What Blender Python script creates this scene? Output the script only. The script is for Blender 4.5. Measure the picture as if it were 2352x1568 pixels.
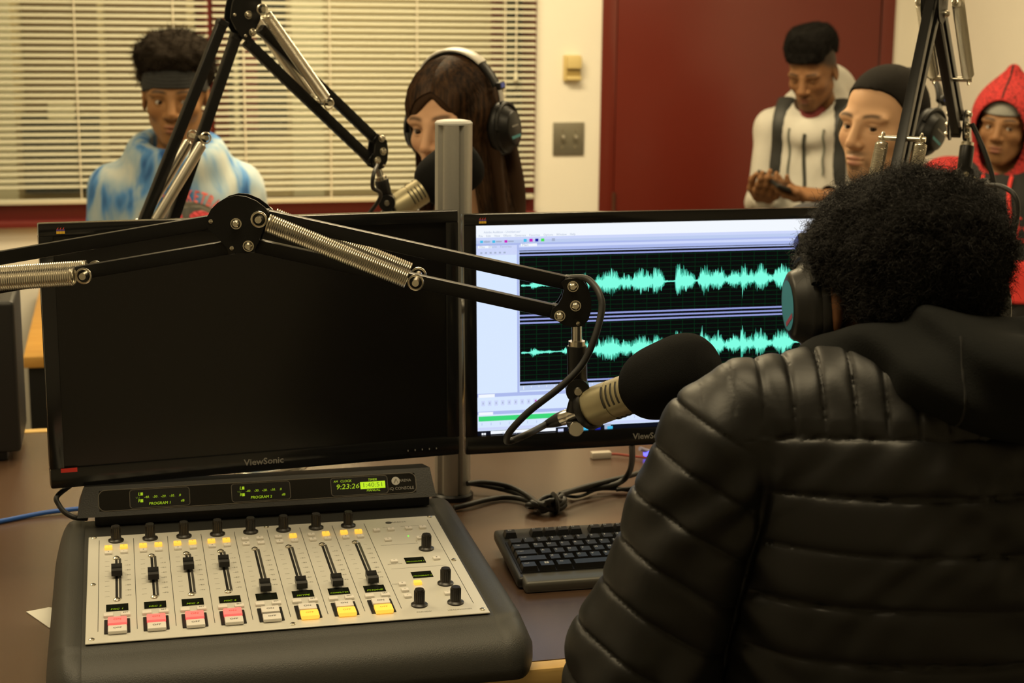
import bpy, bmesh, math, random
import numpy as np
from math import sin, cos, pi, radians, sqrt, atan2
from mathutils import Vector, Matrix
random.seed(7); rng = np.random.default_rng(7)
for o in list(bpy.data.objects): bpy.data.objects.remove(o)
SC = bpy.context.scene
COL = SC.collection

# ------------------------------------------------------------------ camera, light, exposure
FPX, PITCH, ROLL, YAW, CAMH = 3700.0, radians(11.4), radians(0.6), radians(14.0), 1.62
CAM = np.array([0.0, 0.0, CAMH])
FW = np.array([sin(YAW)*cos(PITCH), cos(YAW)*cos(PITCH), -sin(PITCH)])
_r0 = np.array([cos(YAW), -sin(YAW), 0.0]); _u0 = np.cross(_r0, FW)
RT = cos(ROLL)*_r0 + sin(ROLL)*_u0
UP = -sin(ROLL)*_r0 + cos(ROLL)*_u0
cam = bpy.data.cameras.new('camera'); camo = bpy.data.objects.new('camera', cam); COL.objects.link(camo)
cam.sensor_width = 22.3; cam.lens = FPX/2352*22.3; cam.clip_start = 0.02
camo.matrix_world = Matrix(((RT[0], UP[0], -FW[0], 0), (RT[1], UP[1], -FW[1], 0), (RT[2], UP[2], -FW[2], CAMH), (0, 0, 0, 1)))
cam.dof.use_dof = True; cam.dof.focus_distance = 1.95; cam.dof.aperture_fstop = 5.0
SC.camera = camo
SC.view_settings.view_transform = 'Standard'; SC.view_settings.look = 'None'
SC.view_settings.gamma = 1.0; SC.view_settings.use_curve_mapping = False
SC.view_settings.exposure = 0.0
w = bpy.data.worlds.new('world'); SC.world = w; w.use_nodes = True
w.node_tree.nodes['Background'].inputs[0].default_value = (0.9, 0.8, 0.55, 1)
w.node_tree.nodes['Background'].inputs[1].default_value = 0.02
LCOL = (1.0, 0.80, 0.47)
def area(name, x, y, z, sx, sy, power, col=LCOL, rot=(0, 0, 0)):
    l = bpy.data.lights.new(name, 'AREA'); l.shape = 'RECTANGLE'; l.size = sx; l.size_y = sy
    l.energy = power; l.color = col
    o = bpy.data.objects.new(name, l); COL.objects.link(o); o.location = (x, y, z); o.rotation_euler = rot
    return o
# ceiling troffers of the studio, and one in the room behind the window
area('ceiling_panel_light_a', 0.75, 4.25, 2.70, 1.2, 0.5, 62)
area('ceiling_panel_light_b', 2.05, 3.3, 2.70, 0.5, 1.2, 25)
area('ceiling_panel_light_c', -0.9, 3.0, 2.70, 0.5, 1.2, 26)
area('ceiling_panel_light_d', 0.25, 1.55, 2.70, 1.2, 0.5, 26)
area('next_room_light', 0.6, 6.9, 2.70, 1.6, 0.6, 40)

def ray(x, y): return FW + RT*(x-1176)/FPX - UP*(y-784)/FPX
def P(x, y, Z): return CAM + ray(x, y)*Z
def Pz(x, y, z): r = ray(x, y); return CAM + r*((z-CAMH)/r[2])
def Py(x, y, Y): r = ray(x, y); return CAM + r*(Y/r[1])
def Pp(x, y, o, n):
    r = ray(x, y); return CAM + r*(((np.asarray(o)-CAM)@n)/(r@n))
def nrm(v): v = np.asarray(v, float); return v/np.linalg.norm(v)
DZ = 0.87            # desk top height
YW = 5.474           # back wall plane

# ------------------------------------------------------------------ materials
def srgb(r, g, b):
    f = lambda c: (c/255/12.92 if c/255 <= .04045 else ((c/255+.055)/1.055)**2.4)
    return (f(r), f(g), f(b), 1.0)
MATS = {}
def mat(name, col, rough=.5, metal=0.0, var=0.0, scale=30.0, bump=0.0, bscale=None, emit=0.0, ecol=None, spec=.5, coat=0.0, trans=0.0, alpha=1.0, attr=None, sheen=0.0):
    if name in MATS: return MATS[name]
    m = bpy.data.materials.new(name); m.use_nodes = True; nt = m.node_tree; b = nt.nodes['Principled BSDF']
    if len(col) == 3: col = tuple(col)+(1,)
    b.inputs['Base Color'].default_value = col; b.inputs['Roughness'].default_value = rough
    b.inputs['Metallic'].default_value = metal; b.inputs['Specular IOR Level'].default_value = spec
    b.inputs['Coat Weight'].default_value = coat; b.inputs['Transmission Weight'].default_value = trans
    b.inputs['Alpha'].default_value = alpha; b.inputs['Sheen Weight'].default_value = sheen
    if emit:
        b.inputs['Emission Color'].default_value = ecol if ecol else col; b.inputs['Emission Strength'].default_value = emit
    src = None
    if attr:
        a = nt.nodes.new('ShaderNodeAttribute'); a.attribute_name = attr; src = a.outputs['Color']
        nt.links.new(src, b.inputs['Base Color'])
    if var or bump:
        tc = nt.nodes.new('ShaderNodeTexCoord')
        nz = nt.nodes.new('ShaderNodeTexNoise'); nz.inputs['Scale'].default_value = scale; nz.inputs['Detail'].default_value = 5
        nt.links.new(tc.outputs['Object'], nz.inputs['Vector'])
    if var:
        mp = nt.nodes.new('ShaderNodeMapRange'); mp.inputs['To Min'].default_value = 1-var; mp.inputs['To Max'].default_value = 1+var
        nt.links.new(nz.outputs['Fac'], mp.inputs['Value'])
        mx = nt.nodes.new('ShaderNodeMix'); mx.data_type = 'RGBA'; mx.blend_type = 'MULTIPLY'; mx.inputs[0].default_value = 1
        if src: nt.links.new(src, mx.inputs[6])
        else: mx.inputs[6].default_value = col
        nt.links.new(mp.outputs[0], mx.inputs[7]); nt.links.new(mx.outputs[2], b.inputs['Base Color'])
    if bump:
        n2 = nz
        if bscale:
            n2 = nt.nodes.new('ShaderNodeTexNoise'); n2.inputs['Scale'].default_value = bscale; n2.inputs['Detail'].default_value = 4
            nt.links.new(tc.outputs['Object'], n2.inputs['Vector'])
        bp = nt.nodes.new('ShaderNodeBump'); bp.inputs['Strength'].default_value = bump; bp.inputs['Distance'].default_value = .002
        nt.links.new(n2.outputs['Fac'], bp.inputs['Height']); nt.links.new(bp.outputs[0], b.inputs['Normal'])
    MATS[name] = m; return m
def wood(name, c1, c2, sc, axis_scale, rough=.4):
    m = bpy.data.materials.new(name); m.use_nodes = True; nt = m.node_tree; b = nt.nodes['Principled BSDF']
    tc = nt.nodes.new('ShaderNodeTexCoord'); mp = nt.nodes.new('ShaderNodeMapping'); mp.inputs['Scale'].default_value = axis_scale
    nz = nt.nodes.new('ShaderNodeTexNoise'); nz.inputs['Scale'].default_value = sc; nz.inputs['Detail'].default_value = 6; nz.inputs['Distortion'].default_value = .6
    cr = nt.nodes.new('ShaderNodeValToRGB'); cr.color_ramp.elements[0].color = c1; cr.color_ramp.elements[1].color = c2
    cr.color_ramp.elements[0].position = .3; cr.color_ramp.elements[1].position = .7
    nt.links.new(tc.outputs['Object'], mp.inputs[0]); nt.links.new(mp.outputs[0], nz.inputs['Vector'])
    nt.links.new(nz.outputs['Fac'], cr.inputs[0]); nt.links.new(cr.outputs[0], b.inputs['Base Color']); b.inputs['Roughness'].default_value = rough
    MATS[name] = m; return m
M_WALL = mat('cream_paint', (.80, .77, .68), .75, var=.04, scale=6, bump=.15, bscale=180)
M_CEIL = mat('ceiling_white', (.8, .8, .76), .9, var=.03)
M_FLOOR = mat('floor_carpet', (.13, .11, .09), .95, var=.2, scale=60, bump=.3)
M_RED = mat('maroon_paint', (.125, .016, .009), .26, var=.05, scale=5, spec=.5)
M_REDW = mat('maroon_window_frame', (.16, .02, .016), .4)
M_SLAT = mat('blind_slat_cream', (.58, .57, .45), .5)
M_CORD = mat('blind_cord', (.72, .68, .55), .8)
M_BLK = mat('black_powder_coat', (.0050, .0050, .0050), .36, spec=.28, bump=.08, bscale=900)
M_BLKP = mat('black_plastic', (.0060, .0060, .0060), .38, spec=.4)
M_BLKG = mat('gloss_black_bezel', (.006, .006, .006), .16)
M_RUB = mat('black_rubber', (.012, .012, .012), .5)
M_CHR = mat('chrome_steel', (.62, .60, .55), .22, metal=1)
M_SPR = mat('spring_nickel', (.72, .68, .58), .28, metal=1)
M_BOLT = mat('nickel_bolt', (.7, .66, .55), .25, metal=1)
M_ALU = mat('brushed_aluminium', (.46, .45, .42), .42, metal=.75, var=.05, scale=200)
M_FOAM = mat('black_foam', (.0085, .0085, .0082), .97, bump=.8, bscale=1500, spec=.12)
M_MIC = mat('champagne_mic_body', (.40, .355, .22), .42, metal=.55)
M_MICD = mat('mic_slot_dark', (.03, .028, .02), .6)
M_DESK = mat('brown_laminate', (.090, .052, .032), .27, var=.10, scale=14, spec=.85)
M_MAPLE = wood('maple_edge', srgb(205, 165, 95), srgb(225, 190, 120), 6, (1, 8, 8), .4)
M_OAK = wood('oak_veneer', srgb(190, 138, 62), srgb(212, 165, 86), 5, (1, 9, 9), .45)

# ------------------------------------------------------------------ mesh helpers
def new_empty(name, loc, label, cat, group=None):
    o = bpy.data.objects.new(name, None); COL.objects.link(o); o.location = [float(a) for a in loc]; o.empty_display_size = .05
    o['label'] = label; o['category'] = cat
    if group: o['group'] = group
    return o
def tag(o, label, cat, group=None):
    o['label'] = label; o['category'] = cat
    if group: o['group'] = group
    return o
def root_of(o):
    while o.parent: o = o.parent
    return o
def to_obj(name, me, material, parent=None, smooth=True, ang=40, origin=None):
    if isinstance(material, (list, tuple)):
        for m_ in material: me.materials.append(m_)
    elif material: me.materials.append(material)
    if smooth:
        me.polygons.foreach_set('use_smooth', [True]*len(me.polygons))
        try: me.set_sharp_from_angle(angle=radians(ang))
        except Exception: pass
    o = bpy.data.objects.new(name, me); COL.objects.link(o)
    if parent is not None:
        o.parent = parent
        if parent.parent is not None:            # sub-part of a placed piece: undo that piece's own placement
            M = Matrix.Identity(4); q = parent
            while q.parent is not None: M = q.matrix_parent_inverse @ q.matrix_basis @ M; q = q.parent
            o.matrix_parent_inverse = M.inverted()
    return o
class MB:
    def __init__(s): s.v = []; s.f = []; s.m = []; s.mi = 0
    def add(s, vs, fs):
        b = len(s.v); s.v += [tuple(map(float, p)) for p in vs]
        for f in fs: s.f.append(tuple(i+b for i in f)); s.m.append(s.mi)
        return s
    def box(s, c, size, R=None, bev=0.0, seg=2):
        vs, fs = bevbox(tuple(size), bev, seg)
        R = np.eye(3) if R is None else np.asarray(R)
        return s.add(vs@R.T+np.asarray(c, float), fs)
    def frustum(s, lo, hi, z0, z1, R=None, o=(0, 0, 0)):
        vs = np.array([[lo[0], lo[2], z0], [lo[1], lo[2], z0], [lo[1], lo[3], z0], [lo[0], lo[3], z0], [hi[0], hi[2], z1], [hi[1], hi[2], z1], [hi[1], hi[3], z1], [hi[0], hi[3], z1]], float)
        R = np.eye(3) if R is None else np.asarray(R)
        return s.add(vs@R.T+np.asarray(o, float), [(3, 2, 1, 0), (4, 5, 6, 7), (0, 1, 5, 4), (1, 2, 6, 5), (2, 3, 7, 6), (3, 0, 4, 7)])
    def cyl(s, p0, p1, r0, r1=None, n=20, caps=True): return s.lathe([(r0, 0), (r0 if r1 is None else r1, 1)], p0, p1, n, caps)
    def lathe(s, prof, p0, p1, n=24, caps=True):
        # prof: (radius, fraction along p0->p1)
        p0 = np.asarray(p0, float); p1 = np.asarray(p1, float); ax = p1-p0; a = nrm(ax)
        t = np.array([0, 0, 1.]) if abs(a[2]) < .9 else np.array([1., 0, 0]); e1 = nrm(np.cross(t, a)); e2 = np.cross(a, e1)
        vs = []; fs = []
        for r, h in prof:
            for k in range(n):
                q = 2*pi*k/n; vs.append(p0+ax*h+(e1*cos(q)+e2*sin(q))*r)
        for i in range(len(prof)-1):
            for k in range(n):
                k2 = (k+1) % n; fs.append((i*n+k, i*n+k2, (i+1)*n+k2, (i+1)*n+k))
        if caps:
            fs.append(tuple(range(n-1, -1, -1))); fs.append(tuple(range((len(prof)-1)*n, len(prof)*n)))
        return s.add(vs, fs)
    def tube(s, pts, r, n=8, closed=False, flat=1.0):
        vs, fs = tube_geo(pts, r, n, closed, flat); return s.add(vs, fs)
    def poly(s, pts2, o, ex, ey, ez, t):
        # extruded polygon; pts2 in (ex,ey) plane, thickness t along ez
        o = np.asarray(o, float); n = len(pts2)
        a = [o+ex*p[0]+ey*p[1] for p in pts2]; b = [q+ez*t for q in a]
        fs = [tuple(range(n-1, -1, -1)), tuple(range(n, 2*n))]+[(i, (i+1) % n, n+(i+1) % n, n+i) for i in range(n)]
        return s.add(a+b, fs)
    def ell(s, c, r, nu=20, nv=12, R=None):
        vs = []; fs = []; R = np.eye(3) if R is None else np.asarray(R)
        for i in range(nv+1):
            th = pi*i/nv
            for k in range(nu):
                ph = 2*pi*k/nu; vs.append(R@np.array([r[0]*sin(th)*cos(ph), r[1]*sin(th)*sin(ph), r[2]*cos(th)])+np.asarray(c))
        for i in range(nv):
            for k in range(nu):
                k2 = (k+1) % nu; fs.append((i*nu+k, (i+1)*nu+k, (i+1)*nu+k2, i*nu+k2))
        return s.add(vs, fs)
    def mesh(s, name, origin=(0, 0, 0)):
        me = bpy.data.meshes.new(name); o = np.asarray(origin, float)
        me.from_pydata((np.array(s.v)-o).tolist(), [], s.f)
        if any(s.m): me.polygons.foreach_set('material_index', s.m)
        me.validate(); bm = bmesh.new(); bm.from_mesh(me); bmesh.ops.remove_doubles(bm, verts=bm.verts, dist=1e-6); bmesh.ops.recalc_face_normals(bm, faces=bm.faces); bm.to_mesh(me); bm.free()
        return me
    def build(s, name, material, parent=None, smooth=True, ang=40):
        org = np.array(root_of(parent).location) if parent is not None else (0, 0, 0)
        return to_obj(name, s.mesh(name, org), material, parent, smooth, ang)
    def top(s, name, material, label, cat, group=None, smooth=True, ang=40):
        # a thing that is one mesh: origin at its base centre
        a = np.array(s.v); c = np.array([(a[:, 0].min()+a[:, 0].max())/2, (a[:, 1].min()+a[:, 1].max())/2, a[:, 2].min()])
        o = to_obj(name, s.mesh(name, c), material, None, smooth, ang); o.location = c; return tag(o, label, cat, group)
def inst(me, name, loc, parent=None, R=None, material=None):
    o = bpy.data.objects.new(name, me); COL.objects.link(o)
    if material is not None and not me.materials: me.materials.append(material)
    org = np.array(root_of(parent).location) if parent is not None else np.zeros(3)
    T = np.eye(4); T[:3, 3] = np.asarray(loc)-org
    if R is not None: T[:3, :3] = R
    o.parent = parent; o.matrix_basis = Matrix(T.tolist())
    return o
_bb = {}
def bevbox(size, bev, seg):
    k = (size, bev, seg)
    if k not in _bb:
        bm = bmesh.new(); bmesh.ops.create_cube(bm, size=1.0)
        for v in bm.verts: v.co = Vector((v.co.x*size[0], v.co.y*size[1], v.co.z*size[2]))
        if bev > 0: bmesh.ops.bevel(bm, geom=list(bm.edges), offset=bev, segments=seg, profile=.6, affect='EDGES')
        bm.verts.ensure_lookup_table(); bm.verts.index_update()
        _bb[k] = (np.array([v.co[:] for v in bm.verts]), [tuple(v.index for v in f.verts) for f in bm.faces]); bm.free()
    return _bb[k]
def tube_geo(pts, r, n=8, closed=False, flat=1.0):
    pts = np.asarray(pts, float); N = len(pts); r = np.broadcast_to(np.asarray(r, float), (N,))
    tg = np.gradient(pts, axis=0)
    if closed: tg = np.roll(pts, -1, 0)-np.roll(pts, 1, 0)
    tg /= np.linalg.norm(tg, axis=1)[:, None]+1e-12
    u = np.cross(tg[0], [0, 0, 1.]); u = u if np.linalg.norm(u) > 1e-3 else np.array([1., 0, 0]); u = nrm(u)
    vs = []; fs = []
    for i in range(N):
        u = u-tg[i]*(u@tg[i]); u = u/(np.linalg.norm(u)+1e-12); v = np.cross(tg[i], u)
        for k in range(n):
            q = 2*pi*k/n; vs.append(pts[i]+(u*cos(q)+v*sin(q)*flat)*r[i])
    M = N if closed else N-1
    for i in range(M):
        for k in range(n):
            k2 = (k+1) % n; j = (i+1) % N; fs.append((i*n+k, i*n+k2, j*n+k2, j*n+k))
    if not closed: fs.append(tuple(range(n-1, -1, -1))); fs.append(tuple(range((N-1)*n, N*n)))
    return vs, fs
def spline(pts, k=8):
    pts = [np.asarray(p, float) for p in pts]; q = [2*pts[0]-pts[1]]+pts+[2*pts[-1]-pts[-2]]; out = []
    for i in range(1, len(q)-2):
        a, b, c, d = q[i-1], q[i], q[i+1], q[i+2]
        for t in np.linspace(0, 1, k, endpoint=False):
            out.append(.5*((2*b)+(-a+c)*t+(2*a-5*b+4*c-d)*t*t+(-a+3*b-3*c+d)*t**3))
    out.append(q[-2]); return np.array(out)
def text_geo(s, size, align='CENTER', bold=False, extrude=0.0, space=1.0):
    cu = bpy.data.curves.new('txt', 'FONT'); cu.body = s; cu.size = size; cu.align_x = align; cu.align_y = 'CENTER'; cu.extrude = extrude; cu.space_character = space
    if bold: cu.offset = size*.018
    cu.resolution_u = 2
    o = bpy.data.objects.new('txt', cu); COL.objects.link(o)
    me = bpy.data.meshes.new_from_object(o)
    vs = np.array([v.co[:] for v in me.vertices]).reshape(-1, 3); fs = [tuple(p.vertices) for p in me.polygons]
    bpy.data.objects.remove(o); bpy.data.curves.remove(cu); bpy.data.meshes.remove(me)
    return vs, fs
def put_text(mb, s, size, o, ex, ey, align='CENTER', bold=False, shear=0.0, space=1.0, xs=1.0):
    vs, fs = text_geo(s, size, align, bold, space=space)
    if len(vs): mb.add([np.asarray(o)+np.asarray(ex)*(v[0]*xs+shear*v[1])+np.asarray(ey)*v[1] for v in vs], fs)
def structure(o): o['kind'] = 'structure'; return o
def slab(name, c, size, m, bev=0):
    mb = MB(); mb.box((0, 0, 0), size, bev=bev); me = mb.mesh(name); o = to_obj(name, me, m, None, False); o.location = c; return structure(o)
X3 = np.eye(3); EX, EY, EZ = X3

# ------------------------------------------------------------------ the room
XL, XR, YB, ZC = -2.6, 2.877, -1.6, 2.75
WL, WM, WR_ = -0.80, 0.336, 1.441           # windows: left edge, mullion centre, right edge
WZ0, WZ1 = 0.945, 2.25
DX0, DX1 = 1.676, 2.787; DZ1 = 2.20          # door frame
slab('floor', ((XL+XR)/2, 3.4, -.05), (XR-XL+.4, 10.4, .1), M_FLOOR)
slab('ceiling', ((XL+XR)/2, 3.4, ZC+.05), (XR-XL+.4, 10.4, .1), M_CEIL)
slab('wall_left', (XL-.05, 3.4, ZC/2), (.1, 10.4, ZC), M_WALL)
slab('wall_right', (XR+.05, 3.4, ZC/2), (.1, 10.4, ZC), M_WALL)
slab('wall_front', ((XL+XR)/2, YB-.05, ZC/2), (XR-XL, .1, ZC), M_WALL)
mb = MB(); T = .14
def wseg(x0, x1, z0, z1): mb.box(((x0+x1)/2, YW+T/2, (z0+z1)/2), (x1-x0, T, z1-z0))
wseg(XL, WL, 0, ZC); wseg(WL, WR_, 0, WZ0); wseg(WL, WR_, WZ1, ZC); wseg(WR_, DX0, 0, ZC); wseg(DX0, DX1, DZ1, ZC); wseg(DX1, XR, 0, ZC)
structure(mb.build('wall_back', M_WALL, None, False))
# red window frame with two lights
def window(i, x0, x1):
    e = bpy.data.objects.new('window_%d' % i, None); COL.objects.link(e); e.location = ((x0+x1)/2, YW, WZ0); e['kind'] = 'structure'
    m = MB(); fwid = .05
    for a, b in ((x0, x0+fwid), (x1-fwid, x1)): m.box(((a+b)/2, YW+.045, (WZ0+WZ1)/2), (b-a, .09, WZ1-WZ0), bev=.004)
    m.box(((x0+x1)/2, YW+.045, WZ0+.03), (x1-x0-.1, .09, .06), bev=.004); m.box(((x0+x1)/2, YW+.045, WZ1-.03), (x1-x0-.1, .09, .06), bev=.004)
    m.build('window_frame', M_REDW, e)
    m = MB(); m.box(((x0+x1)/2, YW+.075, (WZ0+WZ1)/2), (x1-x0-.1, .006, WZ1-WZ0-.12)); m.build('pane', mat('window_glass', (.9, .95, .92), .03, trans=1.0, spec=.5), e, False)
    return e
window(1, WL, WM); window(2, WM, WR_)
m = MB(); m.box(((WL+WR_)/2, YW-.012, WZ0-.005), (WR_-WL, .05, .022), bev=.004); structure(m.build('trim_1', M_REDW))
# venetian blinds
def blind(x0, x1, zbot, zrail, label, n):
    r = new_empty('venetian_blind', ((x0+x1)/2, YW-.025, zrail), label, 'blind', 'window blinds')
    W = x1-x0; nseg = 6; tilt = radians(25); mb = MB(); pr = []
    for k in range(nseg+1):
        t = -1+2*k/nseg; d = t*.0125; h = .0016*(1-t*t)
        pr.append((d*cos(tilt)-h*sin(tilt)*0, d*sin(tilt)+h))
    vs = [(-W/2, p[0], p[1]) for p in pr]+[(W/2, p[0], p[1]) for p in pr]+[(-W/2, p[0], p[1]-.0005) for p in pr]+[(W/2, p[0], p[1]-.0005) for p in pr]
    k = nseg+1; fs = []
    for i in range(nseg): fs += [(i, i+1, k+i+1, k+i), (2*k+i+1, 2*k+i, 3*k+i, 3*k+i+1)]
    fs += [(0, k, 3*k, 2*k), (k-1, 2*k-1+0, 4*k-1, 3*k-1)]
    mb.add(vs, fs); me = mb.mesh('slat'); me.materials.append(M_SLAT); me.polygons.foreach_set('use_smooth', [True]*len(me.polygons))
    for i in range(n):
        inst(me, 'slat', ((x0+x1)/2, YW-.025, zbot+i*.02107), r)
    m = MB(); m.box(((x0+x1)/2, YW-.025, zrail), (W, .026, .016), bev=.004); m.build('bottom_rail', M_SLAT, r)
    m = MB(); m.box(((x0+x1)/2, YW-.025, zbot+n*.02107+.02), (W, .04, .035), bev=.004); m.build('head_rail', M_SLAT, r)
    for fx in (.09, .35, .62, .9):
        m = MB(); x = x0+W*fx
        for dy in (-.0135, .0135): m.box((x, YW-.025+dy, (zrail+zbot+n*.021)/2), (.0035, .0008, zbot+n*.021-zrail))
        m.build('ladder_cord', M_CORD, r, False)
    return r
b1 = blind(WL+.015, Py(477, 60, YW-.025)[0], Py(60, 431, YW-.025)[2]+.004, Py(60, 464, YW-.025)[2], 'cream venetian blind over the left window behind the person in the tie dye hoodie', 58)
b2 = blind(Py(486, 60, YW-.025)[0]+.003, Py(1228, 200, YW-.025)[0], Py(1170, 427, YW-.025)[2]+.004, Py(1170, 451, YW-.025)[2], 'cream venetian blind over the right window next to the thermostat', 58)
m = MB(); q = Py(1185, 165, YW-.05); m.tube([q+EZ*.9, q+EZ*.4, q], .0022, 6); m.build('pull_cord', M_CORD, b2)
m = MB(); m.lathe([(.003, 0), (.006, .15), (.0075, .9), (.003, 1)], q, q-EZ*.032, 10); m.build('cord_tassel', M_SLAT, b2)
# the room beyond the window
FY = 7.9
slab('wall_far', ((XL+XR)/2, FY+.05, ZC/2), (XR-XL, .1, ZC), mat('far_room_paint', (.60, .50, .30), .8, var=.05, scale=4))
def far(name, x0, y0, x1, y1, m, t=.04, Y=FY, lab=None, cat=None):
    a = Py(x0, y0, Y); b = Py(x1, y1, Y); mb = MB(); mb.box(((a[0]+b[0])/2, Y-t/2, (a[2]+b[2])/2), (abs(b[0]-a[0]), t, abs(a[2]-b[2])), bev=.004)
    o = mb.build(name, m, None, False); structure(o); return o
M_DKG = mat('dark_window_green', (.012, .018, .014), .25); M_FCR = mat('far_cream', (.75, .70, .50), .7); M_FBR = mat('far_brown_panel', (.18, .12, .05), .7)
far('trim_2', 45, -60, 232, 262, M_FBR, .02)
far('window_3', 50, 258, 236, 440, M_DKG, .04)
far('trim_3', -60, -60, 44, 470, M_FCR, .05)
far('trim_4', 110, 238, 172, 276, M_FCR, .07)
far('trim_5', 237, -60, 440, 470, M_FBR, .02)
far('trim_6', 452, -60, 500, 470, M_REDW, .06)
far('window_4', 500, -60, 660, 300, M_DKG, .03)
far('trim_7', 552, 85, 592, 300, M_REDW, .06)
far('trim_8', 532, 60, 548, 320, M_FCR, .07)
far('trim_9', 664, -60, 745, 470, M_FCR, .04)
far('trim_10', 1127, -60, 1153, 480, M_REDW, .06)
far('window_5', 1153, -60, 1182, 480, M_DKG, .03)
far('trim_11', 1182, -60, 1300, 480, M_REDW, .06)
# door with frame
e = bpy.data.objects.new('door_1', None); COL.objects.link(e); e.location = ((DX0+DX1)/2, YW, 0); e['kind'] = 'structure'
m = MB(); fj = .052
m.box((DX0+fj/2, YW+.061, DZ1/2), (fj, .14, DZ1), bev=.003); m.box((DX1-fj/2, YW+.061, DZ1/2), (fj, .14, DZ1), bev=.003); m.box(((DX0+DX1)/2, YW+.061, DZ1-fj/2), (DX1-DX0-2*fj, .14, fj), bev=.003)
m.build('door_frame', M_RED, e)
m = MB(); m.box(((DX0+DX1)/2, YW+.018, (DZ1-fj)/2), (DX1-DX0-2*fj-.006, .045, DZ1-fj-.016), bev=.003); m.build('door_leaf', M_RED, e)
m = MB(); hx = DX0+fj+.002
for z in (.25, .96, 1.9): m.cyl((hx, YW-.008, z-.05), (hx, YW-.008, z+.05), .007, n=12)
m.build('hinge', mat('bronze_hinge', (.12, .05, .03), .4, metal=.6), e)
m = MB(); m.cyl((DX1-fj-.07, YW-.06, 1.0), (DX1-fj-.07, YW, 1.0), .012, n=12); m.ell((DX1-fj-.07, YW-.075, 1.0), (.028, .022, .028)); m.build('door_handle', M_CHR, e)
slab('baseboard_back', ((WR_+DX0)/2, YW-.006, .05), (DX0-WR_, .012, .1), mat('dark_vinyl_base', (.03, .025, .02), .5))
# thermostat and switch plate
r = new_empty('thermostat', Py(1312, 188, YW), 'small cream thermostat box on the wall beside the red door', 'thermostat')
c0 = Py(1312, 156, YW); hw = .03
m = MB(); m.box(c0+np.array([0, -.008, 0]), (.060, .016, .089), bev=.003); m.build('backplate', mat('ivory_plastic', (.62, .50, .22), .5), r)
m = MB(); m.box(c0+np.array([.003, -.024, .02]), (.052, .024, .043), bev=.004); m.box(c0+np.array([.003, -.022, -.034]), (.052, .02, .014), bev=.003); m.build('cover', MATS['ivory_plastic'], r)
m = MB(); m.box(c0+np.array([.003, -.018, -.0145]), (.050, .012, .027), bev=.001); m.build('dial_window', mat('smoked_window', (.33, .24, .08), .3), r)
c0 = Py(1305, 318, YW); r = new_empty('switch_plate', c0-EZ*.06, 'brushed steel double switch plate on the wall below the thermostat', 'switch plate')
m = MB(); m.box(c0+np.array([0, -.004, 0]), (.114, .008, .115), bev=.004); m.build('plate', mat('steel_plate', (.34, .32, .25), .38, metal=.8), r)
for dx in (-.023, .023):
    m = MB(); m.box(c0+np.array([dx, -.010, .0]), (.011, .008, .024), bev=.002); m.build('toggle_base', MATS['steel_plate'], r)
    m = MB(); m.box(c0+np.array([dx, -.018, .006]), (.008, .018, .010), bev=.002); m.build('toggle', mat('steel_toggle', (.6, .57, .5), .3, metal=.6), r)
    for dz in (.03, -.03):
        m = MB(); m.cyl(c0+np.array([dx, -.011, dz]), c0+np.array([dx, -.007, dz]), .0035, n=10); m.build('screw', M_BOLT, r)
# ------------------------------------------------------------------ desk
DKX0, DKX1, DKY0, DKY1 = -1.35, 2.35, 1.716, 2.985
r = new_empty('studio_desk', ((DKX0+DKX1)/2, (DKY0+DKY1)/2, 0), 'long studio desk with brown laminate top and pale maple edging', 'desk')
m = MB(); m.box(((DKX0+DKX1)/2, (DKY0+DKY1)/2, DZ-.015), (DKX1-DKX0-.05, DKY1-DKY0-.05, .03)); m.build('desk_top', M_DESK, r, False)
for nm, c, sz in (('front_edge', ((DKX0+DKX1)/2, DKY0+.0125, DZ-.0175), (DKX1-DKX0, .025, .035)), ('back_edge', ((DKX0+DKX1)/2, DKY1-.0125, DZ-.0165), (DKX1-DKX0, .025, .037))):
    m = MB(); m.box(c, sz, bev=.004); m.build(nm, M_MAPLE, r)
for x in (DKX0+.0125, DKX1-.0125):
    m = MB(); m.box((x, (DKY0+DKY1)/2, DZ-.0175), (.025, DKY1-DKY0-.05, .035), bev=.003); m.build('side_edge', M_MAPLE, r)
for x in (DKX0+.15, .28, DKX1-.15):
    m = MB(); m.box((x, (DKY0+DKY1)/2, (DZ-.03)/2), (.04, .9, DZ-.03), bev=.003); m.build('leg_panel', M_BLKP, r)
# table against the back wall
TZ = .74
a = Pz(53, 820, TZ)
r = new_empty('wall_table', (.45, 4.85, 0), 'pale oak table standing against the wall below the left window', 'table')
m = MB(); m.box((.45, (a[1]+YW-.03)/2, TZ-.015), (2*(.45-a[0]), YW-.03-a[1], .03), bev=.003); m.build('table_top', M_OAK, r)
m = MB(); m.box((.45, a[1]+.03, TZ-.03-.30), (2*(.45-a[0])-.02, .03, .6), bev=.003); m.build('front_panel', M_BLKP, r)
for x in (a[0]+.04, .9-a[0]-.04):
    for y in (a[1]+.08, YW-.09):
        m = MB(); m.box((x, y, (TZ-.03)/2), (.04, .04, TZ-.03)); m.build('leg', M_BLKP, r, False)
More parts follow.
